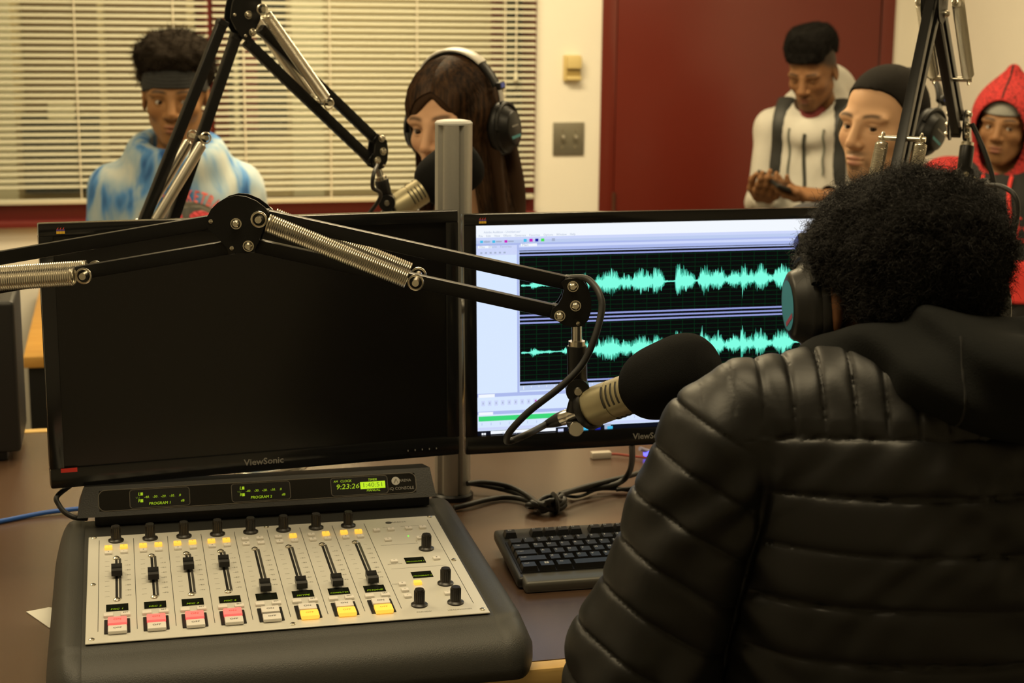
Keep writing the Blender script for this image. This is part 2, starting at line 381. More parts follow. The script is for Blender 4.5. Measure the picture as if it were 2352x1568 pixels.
# black speaker at the far left of the desk
s0 = Pz(45, 1000, DZ)
r = new_empty('desk_speaker', (s0[0]-.10, 2.86, DZ), 'black desktop loudspeaker at the far left edge of the desk', 'speaker')
hs = Py(55, 690, 2.80)[2]-DZ
m = MB(); m.box((s0[0]-.10+.013, 2.86, DZ+.012+hs/2), (.2, .20, hs-.012), bev=.008, seg=3); m.build('cabinet', mat('speaker_black', (.010, .0095, .009), .5, bump=.1, bscale=400), r)
m = MB(); m.box((s0[0]-.10+.005, 2.86, DZ+.011), (.17, .17, .022), bev=.006); m.build('foot', M_RUB, r)
for z, rr in ((.10, .07), (.22, .03)):
    m = MB(); c = np.array([s0[0]-.10+.013, 2.755, DZ+z]); m.lathe([(rr, 0), (rr, .5), (rr*.8, .7), (rr*.3, .3)], c+EY*.012, c, 28); m.build('driver_cone', M_RUB, r)

# ------------------------------------------------------------------ monitor pole and monitors
pc = np.array([.5065, 2.412, DZ]); ptop = Py(1045, 281, pc[1])[2]
r = new_empty('monitor_pole', pc, 'brushed aluminium post standing on the desk between the two monitors', 'post')
m = MB(); prof = []
N = 40; rad = .0285
for k in range(N):
    q = 2*pi*k/N+pi/N; rr = rad
    for g in (-pi/2+.26, -pi/2-.95, pi/2, 0.0+.5, pi-.3):
        d = (q-g+pi) % (2*pi)-pi
        if abs(d) < .09: rr = rad-.006
    prof.append((cos(q)*rr, sin(q)*rr))
m.poly(prof, pc+EZ*.008, EX, EY, EZ, ptop-DZ-.010); m.build('extrusion', M_ALU, r, True, 30)
m = MB(); m.lathe([(.0288, 0), (.0288, .35), (.026, .75), (.016, 1)], (pc[0], pc[1], ptop-.003), (pc[0], pc[1], ptop+.0045), 36); m.build('end_cap', mat('grey_cap', (.42, .42, .40), .45), r)
m = MB(); m.lathe([(.033, 0), (.033, .7), (.030, 1)], pc, pc+EZ*.010, 36); m.build('base_flange', M_BLKP, r)
def frame_axes(yaw, tilt):
    ex = np.array([cos(yaw), sin(yaw), 0]); n = np.array([-sin(yaw), cos(yaw), 0]); ez = EZ*cos(tilt)+n*sin(tilt); ey = np.cross(ez, ex)
    return ex, ey, ez
MW, MH, BS, BT, BB = .565, .350, .0185, .0170, .0275
M_SCR = mat('dark_screen_panel', (.0045, .004, .0035), .22, spec=.35)
M_LOGO = mat('grey_print', (.22, .21, .19), .5)
BIRD = [mat('mark_red', (.5, .05, .02), .5), mat('mark_violet', (.10, .05, .22), .5), mat('mark_yellow', (.65, .40, .03), .5)]
def monitor(c, yaw, tilt, label):
    ex, ey, ez = frame_axes(yaw, tilt); c = np.asarray(c)
    r = new_empty('monitor', (c[0], c[1]+.03, c[2]-MH/2), label, 'monitor', 'monitors on the post'); R = np.stack([ex, ey, ez], 1)
    L = lambda x, y, z: c+ex*x+ey*y+ez*z
    # bezel: frame of four bars, bevelled
    m = MB(); d = .022
    m.box(L(0, d/2, MH/2-BT/2), (MW, d, BT), R, .0025); m.box(L(0, d/2, -MH/2+BB/2), (MW, d, BB), R, .0035)
    for sx in (-1, 1): m.box(L(sx*(MW/2-BS/2), d/2, (BB-BT)/2), (BS, d, MH-BT-BB+.002), R, .0015)
    m.build('bezel', M_BLKG, r)
    m = MB(); m.box(L(0, .0075, (BB-BT)/2), (MW-2*BS, .006, MH-BT-BB), R); scr = m.build('screen_panel', M_SCR, r, False)
    m = MB(); m.frustum((-MW/2+.004, MW/2-.004, -MH/2+.004, MH/2-.004), (-MW/2+.07, MW/2-.07, -MH/2+.06, MH/2-.06), 0, .032, np.stack([ex, ez, ey], 1), L(0, .021, 0)); m.build('back_shell', M_BLKP, r, False)
    m = MB(); put_text(m, 'ViewSonic', .0125, L(0.0, -.0006, -MH/2+BB*.52), ex, ez, bold=True, xs=1.05); m.build('brand_lettering', M_LOGO, r, False)
    m = MB(); o = L(-MW/2+.026, -.0006, MH/2-BT*.55)
    for k in range(3):
        m.mi = 0; q = o+ex*(k*.0036-.0036)
        m.mi = 0; m.add([q+ez*.0014, q+ez*.0014+ex*.0022, q+ez*.0045+ex*.0028], [(0, 1, 2)])
        m.mi = 1; m.add([q-ez*.0008, q-ez*.0008+ex*.0034, q+ez*.0016+ex*.0032, q+ez*.0016], [(0, 1, 2, 3)])
        m.mi = 2; m.add([q-ez*.0042, q-ez*.0042+ex*.0034, q-ez*.0009+ex*.0034, q-ez*.0009], [(0, 1, 2, 3)])
    m.build('emblem', BIRD, r, False)
    for k in range(5):
        m = MB(); m.box(L(MW/2-.035-k*.0105, -.0006, -MH/2+BB*.45), (.0012, .0012, .0022), R); m.build('button_mark', M_LOGO, r, False)
    m = MB(); m.box(L(0, .062, 0), (.10, .02, .10), R, .003); m.build('mount_plate', M_BLK, r)
    # swing arm back to the post
    side = np.array([pc[0], pc[1], c[2]]); m = MB(); a0 = L(0, .072, 0); a1 = side+nrm(a0-side)*.032+EY*.0
    mid = (a0+a1)/2+EY*.11
    m.tube([a0, a0+EY*.03, mid, a1+EY*.02, a1], .012, 10); m.build('swing_arm', M_ALU, r)
    return r, L, ex, ey, ez
monL, LL, _, _, _ = monitor((0.187, 2.1575, 1.059+.12), radians(6), radians(1.75), 'dark switched-off flat monitor on the left of the post, above the mixing console')
m = MB(); m.box(LL(-MW/2+.024, -.0012, -MH/2+.0245), (.021, .0006, .0055), np.stack([_ for _ in frame_axes(radians(6), radians(1.75))], 1)); m.build('painted_red_reflection', mat('painted_red_reflection', (.75, .03, .02), .35), monL, False)  # flat red patch stands in for a red reflection in the glossy bezel
MRC = (.7665, 2.2235, 1.0485+.12)
monR, LR, rx, ry, rz = monitor(MRC, 0.0, radians(3.6), 'lit flat monitor on the right showing a turquoise audio waveform')
# ---- screen picture (emissive flat print on the panel)
def em(name, c, s=1.0):
    return mat(name, (.002, .002, .002), .6, emit=s, ecol=srgb(*c), spec=.08)
SW, SH = MW-2*BS, MH-BT-BB; so = LR(-MW/2+BS, .0042, MH/2-BT)
def scr(px, py):
    p = Pp(px, py, so, np.cross(rx, rz)); d = p-so; return d@rx/SW, -(d@rz)/SH
ES = 1.0
SM = [em('scr_black', (4, 6, 8)), em('scr_white', (243, 248, 255)), em('scr_lav', (150, 160, 222)), em('scr_blue1', (205, 215, 250)), em('scr_blue2', (172, 186, 236)), em('scr_panel', (216, 232, 255)),
      em('scr_aqua', (128, 255, 226)), em('scr_teal', (66, 178, 152)), em('scr_grid', (2, 46, 22)), em('scr_green', (60, 215, 120)), em('scr_grey', (165, 178, 205)), em('scr_dk', (10, 14, 28)), em('scr_ico', (70, 190, 235)), em('scr_mag', (200, 40, 190)), em('scr_navy', (30, 40, 160)), em('scr_lime', (70, 225, 80)), em('scr_tan', (190, 205, 240))]
m = MB()
def srect(x0, y0, x1, y1, mi, lay=0):
    m.mi = mi; q = lambda x, y: so+rx*x*SW-rz*y*SH-ry*(.0001+.00012*lay)
    m.add([q(x0, y1), q(x1, y1), q(x1, y0), q(x0, y0)], [(0, 1, 2, 3)])
cx = lambda a, b: scr(1060+a/2.704, 480+b/2.704)
V = lambda b, a=370: cx(a, b)[1]
U = lambda a, b=600: cx(a, b)[0]
u0 = U(360)
srect(0, 0, 1, 1, 5)
srect(0, 0, 1, V(172), 1, 1); srect(0, V(172), 1, V(190), 3, 1); srect(0, V(190), 1, V(210), 16, 1); srect(0, V(210), 1, V(222), 4, 1); srect(0, V(222), 1, V(238), 3, 1); srect(0, V(238), 1, V(262), 4, 1)
srect(.0, V(222), u0-.006, V(282), 3, 2); srect(u0-.007, V(212), u0-.001, V(1140), 4, 2); srect(0, V(284), u0-.009, V(1132), 5, 2)
srect(u0+.004, V(215), u0+.05, V(232), 1, 2); srect(.006, V(222), .045, V(238), 1, 3)
srect(u0, V(258), 1, V(1096), 0, 2)
for b in (287, 662, 686, 709, 1078): srect(u0, V(b-5), 1, V(b+5), 2, 4)
srect(u0, V(262), 1, V(270), 4, 3)
srect(u0, V(1096), 1, V(1128), 16, 2)
for k in range(40): srect(u0+.01+k*.022, V(1100), u0+.0115+k*.022, V(1110 if k % 5 else 1122), 1, 3)
srect(0, V(1136), 1, V(1158), 4, 1); srect(.004, V(1140), .05, V(1160), 1, 2); srect(0, V(1158), 1, V(1245), 5, 1); srect(0, V(1246), 1, V(1266), 4, 1); srect(.004, V(1250), .045, V(1268), 1, 2)
srect(0, V(1266), 1, V(1345), 5, 1); srect(.004, V(1276), .62, V(1306), 9, 2); srect(0, V(1345), 1, V(1362), 3, 1)
for k in range(28): srect(.012+k*.026, V(1316), .0145+k*.026, V(1332), 16, 2)
for k in range(9): srect(.012+k*.0185, V(1180), .022+k*.0185, V(1212), 3, 2); srect(.0155+k*.0185, V(1190), .0185+k*.0185, V(1202), 10, 3)
srect(.165, V(1188), .169, V(1200), 13, 4)
srect(0, V(1366), 1, 1, 11, 1); srect(.038, V(1368), U(585, 1380), 1-.004, 1, 2)
for q in ((.012, V(1378)), (.0185, V(1378)), (.012, V(1394)), (.0185, V(1394))): srect(q[0], q[1], q[0]+.0055, q[1]+.0095, 1, 3)
for k, c in enumerate((3, 1, 12, 14, 12)): srect(U(598)+k*.036, V(1376), U(598)+k*.036+.016, V(1398), c, 3)
srect(U(890), V(1360), U(930), V(1412), 10, 2)
for k, c in enumerate((12, 13, 14, 15, 10)): srect(U(385, 180)+k*.0165+(.014 if k == 4 else 0), V(184, 440), U(385, 180)+.009+k*.0165+(.014 if k == 4 else 0), V(202, 440), c, 3)
for k in range(3): srect(.012+k*.034, V(190), .020+k*.034, V(206), 12 if k < 2 else 13, 3); srect(.022+k*.034, V(194), .038+k*.034, V(203), 10, 3)
for k in range(6): srect(.012+k*.013, V(262), .018+k*.013, V(272), 10, 4)
for k in range(28):
    x = u0+.012+k*.0355; srect(x, V(296), x+.0012, V(1074), 8, 3)
for b in list(range(300, 655, 28))+list(range(722, 1074, 28)): srect(u0, V(b), 1, V(b+3), 8, 3)
# waveform
env = [(370, 6), (385, 10), (400, 5), (425, 7), (432, 22), (445, 34), (458, 26), (470, 16), (490, 11), (520, 9), (545, 14), (560, 6), (580, 4), (620, 5), (640, 22), (690, 30), (740, 18), (752, 85), (762, 60), (775, 70), (790, 24), (830, 28), (852, 72), (866, 40), (880, 70), (900, 86), (925, 84), (945, 92), (970, 60), (990, 22), (1005, 62), (1018, 45), (1035, 62), (1052, 20), (1068, 72), (1090, 70), (1110, 92), (1135, 76), (1160, 68), (1182, 40), (1196, 95), (1215, 82), (1240, 74), (1252, 10), (1290, 5), (1326, 6), (1332, 105), (1350, 118), (1362, 60), (1380, 92), (1405, 70), (1428, 60), (1445, 6), (1466, 10), (1482, 88), (1495, 128), (1506, 60), (1522, 96), (1545, 40), (1567, 92), (1585, 60), (1602, 104), (1622, 50), (1632, 8), (1645, 30), (1680, 64), (1712, 66), (1730, 20), (1742, 130), (1756, 92), (1772, 30), (1795, 72), (1812, 22), (1832, 92), (1862, 92), (1890, 60), (1900, 18), (1915, 34), (1930, 8), (1946, 62), (1985, 92), (2012, 84), (2040, 60), (2060, 8), (2110, 10), (2140, 60), (2200, 90), (2240, 40), (2300, 80), (2360, 20), (2420, 90), (2500, 50), (2600, 85), (2700, 30), (2800, 70), (2900, 20), (3000, 60)]
ea = np.array([e_[0] for e_ in env], float); eb = np.array([e_[1] for e_ in env], float)
def wave(vc, seed, mi, lay, amp, dx, jag):
    rg = np.random.default_rng(seed); xs = np.arange(370, 3000, 2.6); n = len(xs)
    a = np.interp(xs-dx, ea, eb); j1 = 1-jag*rg.random(n)**.7; j2 = (1-jag*rg.random(n)**.7)*.84
    hi = a*j1*amp; lo = a*j2*amp; sc = SH/ (V(1078)-V(287))*0
    uu = [U(x) for x in xs]; k = (V(1078)-V(287))/(1078-287); m.mi = mi; vs = []; fs = []
    for i in range(n):
        if uu[i] > 1: break
        vs += [so+rx*uu[i]*SW-rz*(vc-hi[i]*k)*SH-ry*(.0001+.00012*lay), so+rx*uu[i]*SW-rz*(vc+lo[i]*k)*SH-ry*(.0001+.00012*lay)]
        if i: fs.append((2*i-2, 2*i-1, 2*i+1, 2*i))
    m.add(vs, fs)
for vc, sd in ((V(476), 1), (V(893), 2)):
    wave(vc, sd, 7, 5, 1.0, 10, .6); wave(vc, sd+5, 7, 5, 1.2, -3, .92); wave(vc, sd+10, 6, 6, 1.15, 0, .95); wave(vc, sd+20, 6, 6, .62, 3, .5)
m.mi = 10
o = lambda x, y, l=4: so+rx*x*SW-rz*y*SH-ry*(.0001+.00012*l)
put_text(m, 'Adobe Audition - Untitled.ses*', .0044, o(.022, V(140)), rx, rz, 'LEFT')
put_text(m, 'File    Edit    View    Effects    Generate    Favorites    Options    Window    Help', .0044, o(.008, V(163)), rx, rz, 'LEFT')
put_text(m, 'Type here to search', .0056, o(.07, V(1388)), rx, rz, 'LEFT')
put_text(m, 'Main', .005, o(u0+.008, V(223)), rx, rz, 'LEFT'); put_text(m, 'Files    Effects    Favorites', .0046, o(.01, V(230)), rx, rz, 'LEFT')
put_text(m, 'Edit', .005, o(.026, V(198)), rx, rz, 'LEFT')
me = m.mesh('screen_picture', np.array(monR.location)); to_obj('screen_picture', me, SM, monR, False)

# ------------------------------------------------------------------ mixing console
CW, CD = .455, .3366
cBL = np.array([-.048, 1.724, .821+.12]); cTL = np.array([-.047, 2.060, .834+.12]); cBR = np.array([.407, 1.7225, .821+.12])
ce = nrm(cBR-cBL); cn = nrm(cTL-cBL); cN = nrm(np.cross(ce, cn)); cR = np.stack([ce, cn, cN], 1)
con = new_empty('mixing_console', (.18, 1.90, DZ), 'eight fader broadcast mixing console with silver faceplate and charcoal body', 'mixing console')
F3 = lambda u, v, h=0.0: cBL+ce*u+cn*v+cN*h
M_CBODY = mat('charcoal_textured_plastic', (.040, .040, .036), .5, bump=.25, bscale=900)
M_CFACE = mat('silver_faceplate', (.70, .69, .63), .42, metal=.12, bump=.05, bscale=1500)
M_INK = mat('faceplate_ink', (.05, .05, .045), .6); M_INKG = mat('faceplate_ink_grey', (.22, .22, .20), .6)
# body: profile in (y,z) swept along x
def sweep_profile(m, xs, prof_fn):
    vs = []; fs = []; n = None
    for x in xs:
        pr = prof_fn(x); n = len(pr); vs += [(x, p[0], p[1]) for p in pr]
    for i in range(len(xs)-1):
        for k in range(n): k2 = (k+1) % n; fs.append((i*n+k, i*n+k2, (i+1)*n+k2, (i+1)*n+k))
    fs.append(tuple(range(n-1, -1, -1))); fs.append(tuple(range((len(xs)-1)*n, len(xs)*n))); m.add(vs, fs)
zt = lambda y: cBL[2]+(cTL[2]-cBL[2])*(y-cBL[1])/(cTL[1]-cBL[1])
def body_prof(dz, f, rn):
    def fn(x):
        yb = 2.135
        y0 = cBL[1]-.004; z0 = zt(cBL[1])-dz
        pts = [(yb, DZ+.012), (yb, zt(yb)-.006-dz), (yb-.006, zt(yb)-dz), (y0+.004, z0), (y0-.002, z0-.0012)]
        for t in np.linspace(.06, 1, 12): pts.append((y0-.004-.050*sin(pi/2*t)**1.15, z0-.003-(z0-.003-DZ-.016)*(.35*t+.65*t**2.6)))
        yl, zl = pts[-1]; pts += [(yl+.005, DZ+.009), (yl+.013, DZ+.006), (yl+.05, DZ+.004)]
        return pts
    return fn
m = MB(); sweep_profile(m, np.linspace(cBL[0]-.004, cBR[0]+.004, 5), body_prof(.0012, 0, 0)); m.build('body_shell', M_CBODY, con, True, 50)
for sx, xa, xb in ((-1, cBL[0]-.004, -.091), (1, cBR[0]+.004, .458)):
    m = MB(); xs = []; bp = body_prof(.0012, 0, 0)
    def cheek(x):
        t = abs(x-xa)/abs(xb-xa); drop = .0 if t < .35 else .062*((t-.35)/.65)**2.6
        base = bp(x); out = []; yc = np.mean([p[0] for p in base]); sh = .055*max(0, (t-.30)/.70)**2.2
        for p in base:
            y = p[0]+(sh if p[0] < 1.8 else (-sh*.8 if p[0] > 2.05 else 0)); z = max(DZ+.004, min(p[1]+.0025*min(1, t/.1), zt(y)+.0025-drop)) if p[1] > DZ+.03 else p[1]
            if p[1] > DZ+.03: z = DZ+.03+(p[1]+.0025*min(1, t/.1)-DZ-.03)*(1-drop/.075)
            out.append((y, z))
        return out
    xs = [xa+(xb-xa)*t for t in (0, .03, .1, .25, .4, .5, .6, .7, .78, .85, .9, .94, .97, .99, 1)]
    sweep_profile(m, xs, cheek); m.build('side_cheek', M_CBODY, con, True, 60)
# feet under the body
for x in (-.03, .39):
    for y in (1.75, 2.08):
        m = MB(); m.cyl((x, y, DZ), (x, y, DZ+.014), .012, n=14); m.build('foot', M_RUB, con)
m = MB(); m.box(F3(CW/2, CD/2, .0008), (CW, CD, .0016), cR, .0006, 1); face = m.build('faceplate', M_CFACE, con)
# printed lines
m = MB()
def line(u0_, v0_, u1_, v1_, wd=.0007):
    m.box(F3((u0_+u1_)/2, (v0_+v1_)/2, .00165), (abs(u1_-u0_)+wd, abs(v1_-v0_)+wd, .0001), cR)
for k in range(9): line(.0135+.0428*k, .031, .0135+.0428*k, .322)
line(.4415, .030, .4415, .321)
line(.365, .237, .413, .237, .0004); line(.365, .1545, .434, .1545, .0004); line(.378, .302, .388, .302, .0003); line(.402, .302, .427, .302, .0003)
PT = .0428; UC = [.0345+PT*i for i in range(8)]
for u in UC:
    for k in range(8):
        v = .245-.0163*k; line(u-.0135, v, u-.0085, v, .0003); line(u+.010, v, u+.0135, v, .0003)
m.build('printed_lines', M_INK, face, False)
m = MB()
for u in UC:
    for k, t in enumerate(('', '10', '20', '30', '40', '50', '60', '70')):
        if t: put_text(m, t, .0046, F3(u+.0145, .245-.0163*k, .0018), ce, cn)
put_text(m, 'ARENA', .0065, F3(.402, .319, .0018), ce, cn); put_text(m, 'PREVIEW', .0045, F3(.380, .016, .0018), ce, cn); put_text(m, 'HEADPHONES', .0045, F3(.422, .015, .0018), ce, cn)
for t, u, v in (('MONITOR', .372, .170), ('STUDIO', .419, .244), ('PGM', .3615, .105)): put_text(m, t, .004, F3(u, v, .0018), ce, cn)
m.build('printed_lettering', M_INKG, face, False)
m = MB(); m.cyl(F3(.3885, .319, .0016), F3(.3885, .319, .0019), .0042, n=16); m.build('badge', M_INK, face)
for u, v in ((.007, .332), (.007, .171), (.007, .010), (.2275, .332), (.2278, .010), (.447, .332), (.447, .170), (.448, .010)):
    m = MB(); m.lathe([(.0036, 0), (.0034, .5), (.0018, 1)], F3(u, v, .0015), F3(u, v, .0034), 14); m.build('screw', M_BOLT, con)
# shared meshes for knobs, buttons, faders
def local_mesh(fn, name, material, ang=40):
    mb = MB(); fn(mb); me = mb.mesh(name)
    for mm in (material if isinstance(material, (list, tuple)) else [material]): me.materials.append(mm)
    me.polygons.foreach_set('use_smooth', [True]*len(me.polygons))
    me.set_sharp_from_angle(angle=radians(ang)); return me
M_KNOB = mat('black_knob', (.016, .014, .012), .38)
def f_knob(mb):
    mb.lathe([(.0098, 0), (.0098, .09), (.0070, .17), (.0064, .22), (.0058, .93), (.0052, 1)], (0, 0, 0), (0, 0, .0205), 28)
    for k in range(18):
        q = 2*pi*k/18; mb.box((cos(q)*.0061, sin(q)*.0061, .0115), (.0007, .0009, .013), np.array([[cos(q), -sin(q), 0], [sin(q), cos(q), 0], [0, 0, 1]]))
KN = local_mesh(f_knob, 'knob', M_KNOB)
M_BW = mat('button_white', (.82, .79, .74), .4); M_BY = mat('button_amber_lit', (.7, .42, .08), .4, emit=1.0, ecol=srgb(255, 190, 66)); M_BR = mat('button_red_lit', (.6, .2, .2), .4, emit=1.0, ecol=srgb(255, 92, 86))
def f_btn(w, d, h, bv): return lambda mb: mb.box((0, 0, h/2), (w, d, h), bev=bv, seg=2)
SBW = local_mesh(f_btn(.0090, .0086, .0030, .0010), 'button', M_BW); SBY = local_mesh(f_btn(.0096, .0092, .0038, .0012), 'button', M_BY)
CBW = local_mesh(f_btn(.0108, .0092, .0032, .0011), 'button', M_BW)
BGW = local_mesh(f_btn(.0208, .0172, .0042, .0014), 'button', M_BW); BGY = local_mesh(f_btn(.0210, .0182, .0050, .0016), 'button', M_BY); BGR = local_mesh(f_btn(.0210, .0178, .0050, .0016), 'button', M_BR)
M_OLED = mat('oled_black', (.010, .012, .008), .15); M_OT = mat('oled_text', (.02, .03, 0), .4, emit=.75, ecol=srgb(176, 214, 18))
OL = local_mesh(lambda mb: mb.box((0, 0, .0003), (.0250, .0200, .0006)), 'oled_window', M_OLED)
M_SLOT = mat('fader_slot', (.008, .008, .008), .5); M_STEEL = mat('fader_rail_steel', (.38, .37, .34), .3, metal=.9)
SLOT = local_mesh(lambda mb: (mb.box((0, 0, .00015), (.0030, .132, .0003))), 'fader_slot', M_SLOT)
def f_rail(mb): mb.box((.0042, 0, .0006), (.0030, .130, .0012), bev=.0003, seg=1)
RAIL = local_mesh(f_rail, 'fader_rail', M_STEEL)
SCRW = local_mesh(lambda mb: mb.lathe([(.0046, 0), (.0042, .5), (.002, 1)], (0, 0, 0), (0, 0, .003), 14), 'fader_screw', M_BOLT)
def f_cap(mb):
    pr = [(-.0125, 0), (-.0118, .0065), (-.0085, .0082), (-.0030, .0066), (0, .0060), (.0030, .0066), (.0085, .0082), (.0118, .0065), (.0125, 0)]
    n = len(pr); vs = [(-.0064, p[0], p[1]+.004) for p in pr]+[(.0064, p[0], p[1]+.004) for p in pr]
    mb.add(vs, [tuple(range(n)), tuple(range(2*n-1, n-1, -1))]+[(i, n+i, n+(i+1) % n, (i+1) % n) for i in range(n)]); mb.box((0, 0, .002), (.0018, .006, .006))
CAP = local_mesh(f_cap, 'fader_cap', M_BLKP)
def f_rec(mb): mb.box((0, 0, .0006), (.0285, .0390, .0012), bev=.0005, seg=1)
REC = local_mesh(f_rec, 'button_well', M_SLOT)
def pc_(me, name, u, v, h=.0016, par=con): return inst(me, name, F3(u, v, h), par, cR)
def prn(par, s, size, u, v, h, material=M_INK, name='printed_text', shear=0.0):
    mm = MB(); put_text(mm, s, size, F3(u, v, h), ce, cn, shear=shear); mm.build(name, material, par, False)
faders = (.209, .189, .214, .214, .127, .127, .127, .128); lit = ((1, 1), (1, 1), (1, 1), (1, 1), (0, 0), (0, 1), (0, 1), (1, 1)); names = ('MIC 1', 'MIC 2', 'MIC 3', 'MIC 4', '', 'SKYPE', 'COMPUTER', 'PHONE')
for i, u in enumerate(UC):
    pc_(KN, 'knob', u, .3165)
    for j, du in enumerate((-.0095, .0095)):
        b = pc_(SBY if lit[i][j] else SBW, 'button', u+du, .2895); prn(b, str(j+1), .004, u+du, .2895, .0056 if lit[i][j] else .0048)
        b = pc_(SBW, 'button', u+du, .2720); prn(b, '/' if j else '3', .004, u+du, .2720, .0048)
    pc_(SLOT, 'fader_slot', u, .186); pc_(RAIL, 'fader_rail', u, .186)
    pc_(SCRW, 'fader_screw', u, .2535); pc_(SCRW, 'fader_screw', u, .1185)
    pc_(CAP, 'fader_cap', u+.0005, faders[i]-.012)
    o_ = pc_(OL, 'oled_window', u+.0003, .0955)
    if names[i]: prn(o_, names[i], .0058 if len(names[i]) < 6 else .0042, u+.0003, .0905, .0024, M_OT, 'display_text', .2)
    pc_(CBW, 'button', u-.0095, .0715); b = pc_(CBW, 'button', u+.0095, .0715); prn(b, 'SET', .0040, u+.0095, .0730, .0050)
    pc_(REC, 'button_well', u, .041)
    on = BGR if i < 4 else BGW; off = BGY if i > 4 else BGW
    b = pc_(on, 'on_button', u+.0003, .0485, .0024); prn(b, 'ON', .0056, u+.0003, .0485, .0076 if i < 4 else .0068, M_INK if i >= 4 else mat('red_print', (.5, .05, .03), .5))
    b = pc_(off, 'off_button', u+.0003, .0265, .0024); prn(b, 'OFF', .0054, u+.0003, .0265, .0076 if i > 4 else .0068, M_INK if i <= 4 else mat('amber_print', (.5, .28, .04), .5))
for u, v in ((.420, .214), (.421, .095), (.378, .036), (.421, .035)): pc_(KN, 'knob', u, v)
for u, v, t in ((.3985, .1775, 'PROGRAM 1'), (.3985, .129, 'PROGRAM 2')):
    o_ = pc_(OL, 'oled_window', u, v); prn(o_, t, .0042, u, v-.0045, .0024, M_OT, 'display_text', .2)
for k, (u, v) in enumerate(((.368, .2945), (.387, .2945), (.4105, .2945), (.4295, .2945), (.377, .2575), (.419, .2565), (.372, .181), (.426, .181), (.369, .105), (.369, .086), (.3875, .0855), (.369, .067), (.4175, .0665))):
    b = pc_(SBW, 'button', u, v-.004); prn(b, '123456789+-/*'[k], .0038, u, v-.004, .0048)
pc_(SBY, 'button', .388, .101)
m = MB(); m.cyl(F3(.4055, .264, .0016), F3(.4055, .264, .0026), .0008, n=8); m.build('status_led', mat('green_led', (.1, .6, .05), .4, emit=1.5, ecol=srgb(90, 255, 60)), con)
# ---- meter bridge above the back of the console
mbr = MB(); bz = .972
A0, A1 = Py(177, 1190, 2.095), Py(1002, 1140, 2.095); B0, B1 = Py(192, 1116, 2.118), Py(987, 1075, 2.118)
zb = (A0[2]+A1[2])/2; ztp = (B0[2]+B1[2])/2; yb_, yt_ = 2.095, 2.118
vs = [(A0[0], yb_, zb), (A1[0], yb_, zb), (B1[0], yt_, ztp), (B0[0], yt_, ztp), (A0[0]+.002, yb_+.075, zb+.004), (A1[0]-.002, yb_+.075, zb+.004), (B1[0]-.004, yt_+.035, ztp-.004), (B0[0]+.004, yt_+.035, ztp-.004)]
bar = new_empty('meter_bridge', ((A0[0]+A1[0])/2, 2.13, zt(2.12)), 'long black meter bridge with three small green displays above the console', 'meter bridge')
bm_ = MB(); bm_.add(vs, [(0, 1, 2, 3), (5, 4, 7, 6), (1, 5, 6, 2), (4, 0, 3, 7), (3, 2, 6, 7), (4, 5, 1, 0)]); bm_.build('housing', mat('bridge_black', (.016, .016, .015), .42, bump=.1, bscale=700), bar, False)
for x in (.185,):
    m = MB(); m.box((x, 2.125, (zt(2.118)+zb)/2+.003), (A1[0]-A0[0]-.03, .045, zb-zt(2.118)+.006), bev=.002); m.build('support_shade_base', M_BLKP, bar)  # black support made full width to stand for the shadow under the bridge
bo = np.array(vs[0]); bx = nrm(np.array(vs[1])-bo); bu = np.array([0, yt_-yb_, ztp-zb]); BH = np.linalg.norm(bu); bu = bu/BH; bn = nrm(np.cross(bx, bu)); bR = np.stack([bx, bu, bn], 1)
def bpx(px, py):
    p = Pp(px, py, bo, bn)-bo; return p@bx, p@bu
BL_ = A1[0]-A0[0]
G = lambda u, v, h=0: bo+bx*u+bu*v+bn*h
def rrect(m, u0_, v0_, u1_, v1_, rr, wd, h=.0003):
    pts = []
    for cx_, cy_, a0 in ((u1_-rr, v1_-rr, 0), (u0_+rr, v1_-rr, pi/2), (u0_+rr, v0_+rr, pi), (u1_-rr, v0_+rr, 1.5*pi)):
        for t in np.linspace(0, pi/2, 6): pts.append((cx_+rr*cos(a0+t), cy_+rr*sin(a0+t)))
    m.tube([G(p[0], p[1], h) for p in pts], wd/2, 4, True)
M_BLINE = mat('bridge_grey_line', (.16, .145, .12), .5)
cu = lambda a, b: bpx(100+a/4.2, 1000+b/4.2); cv = lambda a, b: bpx(500+a/4.2, 1000+b/4.2)
m = MB(); q0 = cu(530, 640); q1 = cv(1915, 470); rrect(m, q0[0], BH*.17, q1[0], BH*.85, .009, .0011); m.build('outline', M_BLINE, bar)
m = MB(); m.box(G((q0[0]+q1[0])/2, BH*.51, .0001), (q1[0]-q0[0]-.002, BH*.66, .0002), bR); m.build('gloss_window', mat('bridge_gloss', (.007, .0068, .006), .12), bar, False)
dz_ = []
for a, b in ((cu(832, 610), cu(1410, 600)), (cu(1815, 570), cv(700, 530)), (cv(1093, 500), cv(1640, 480))): dz_.append((a[0], b[0]))
def dtext(par, s, size, u, v, sh=.15, xs=1.0, mt=None):
    mm = MB(); put_text(mm, s, size, G(u, v, .0008), bx, bu, shear=sh, xs=xs); mm.build('display_text', mt or M_OT, par, False)
M_OD = mat('oled_dim', (.02, .03, 0), .4, emit=.35, ecol=srgb(120, 150, 14))
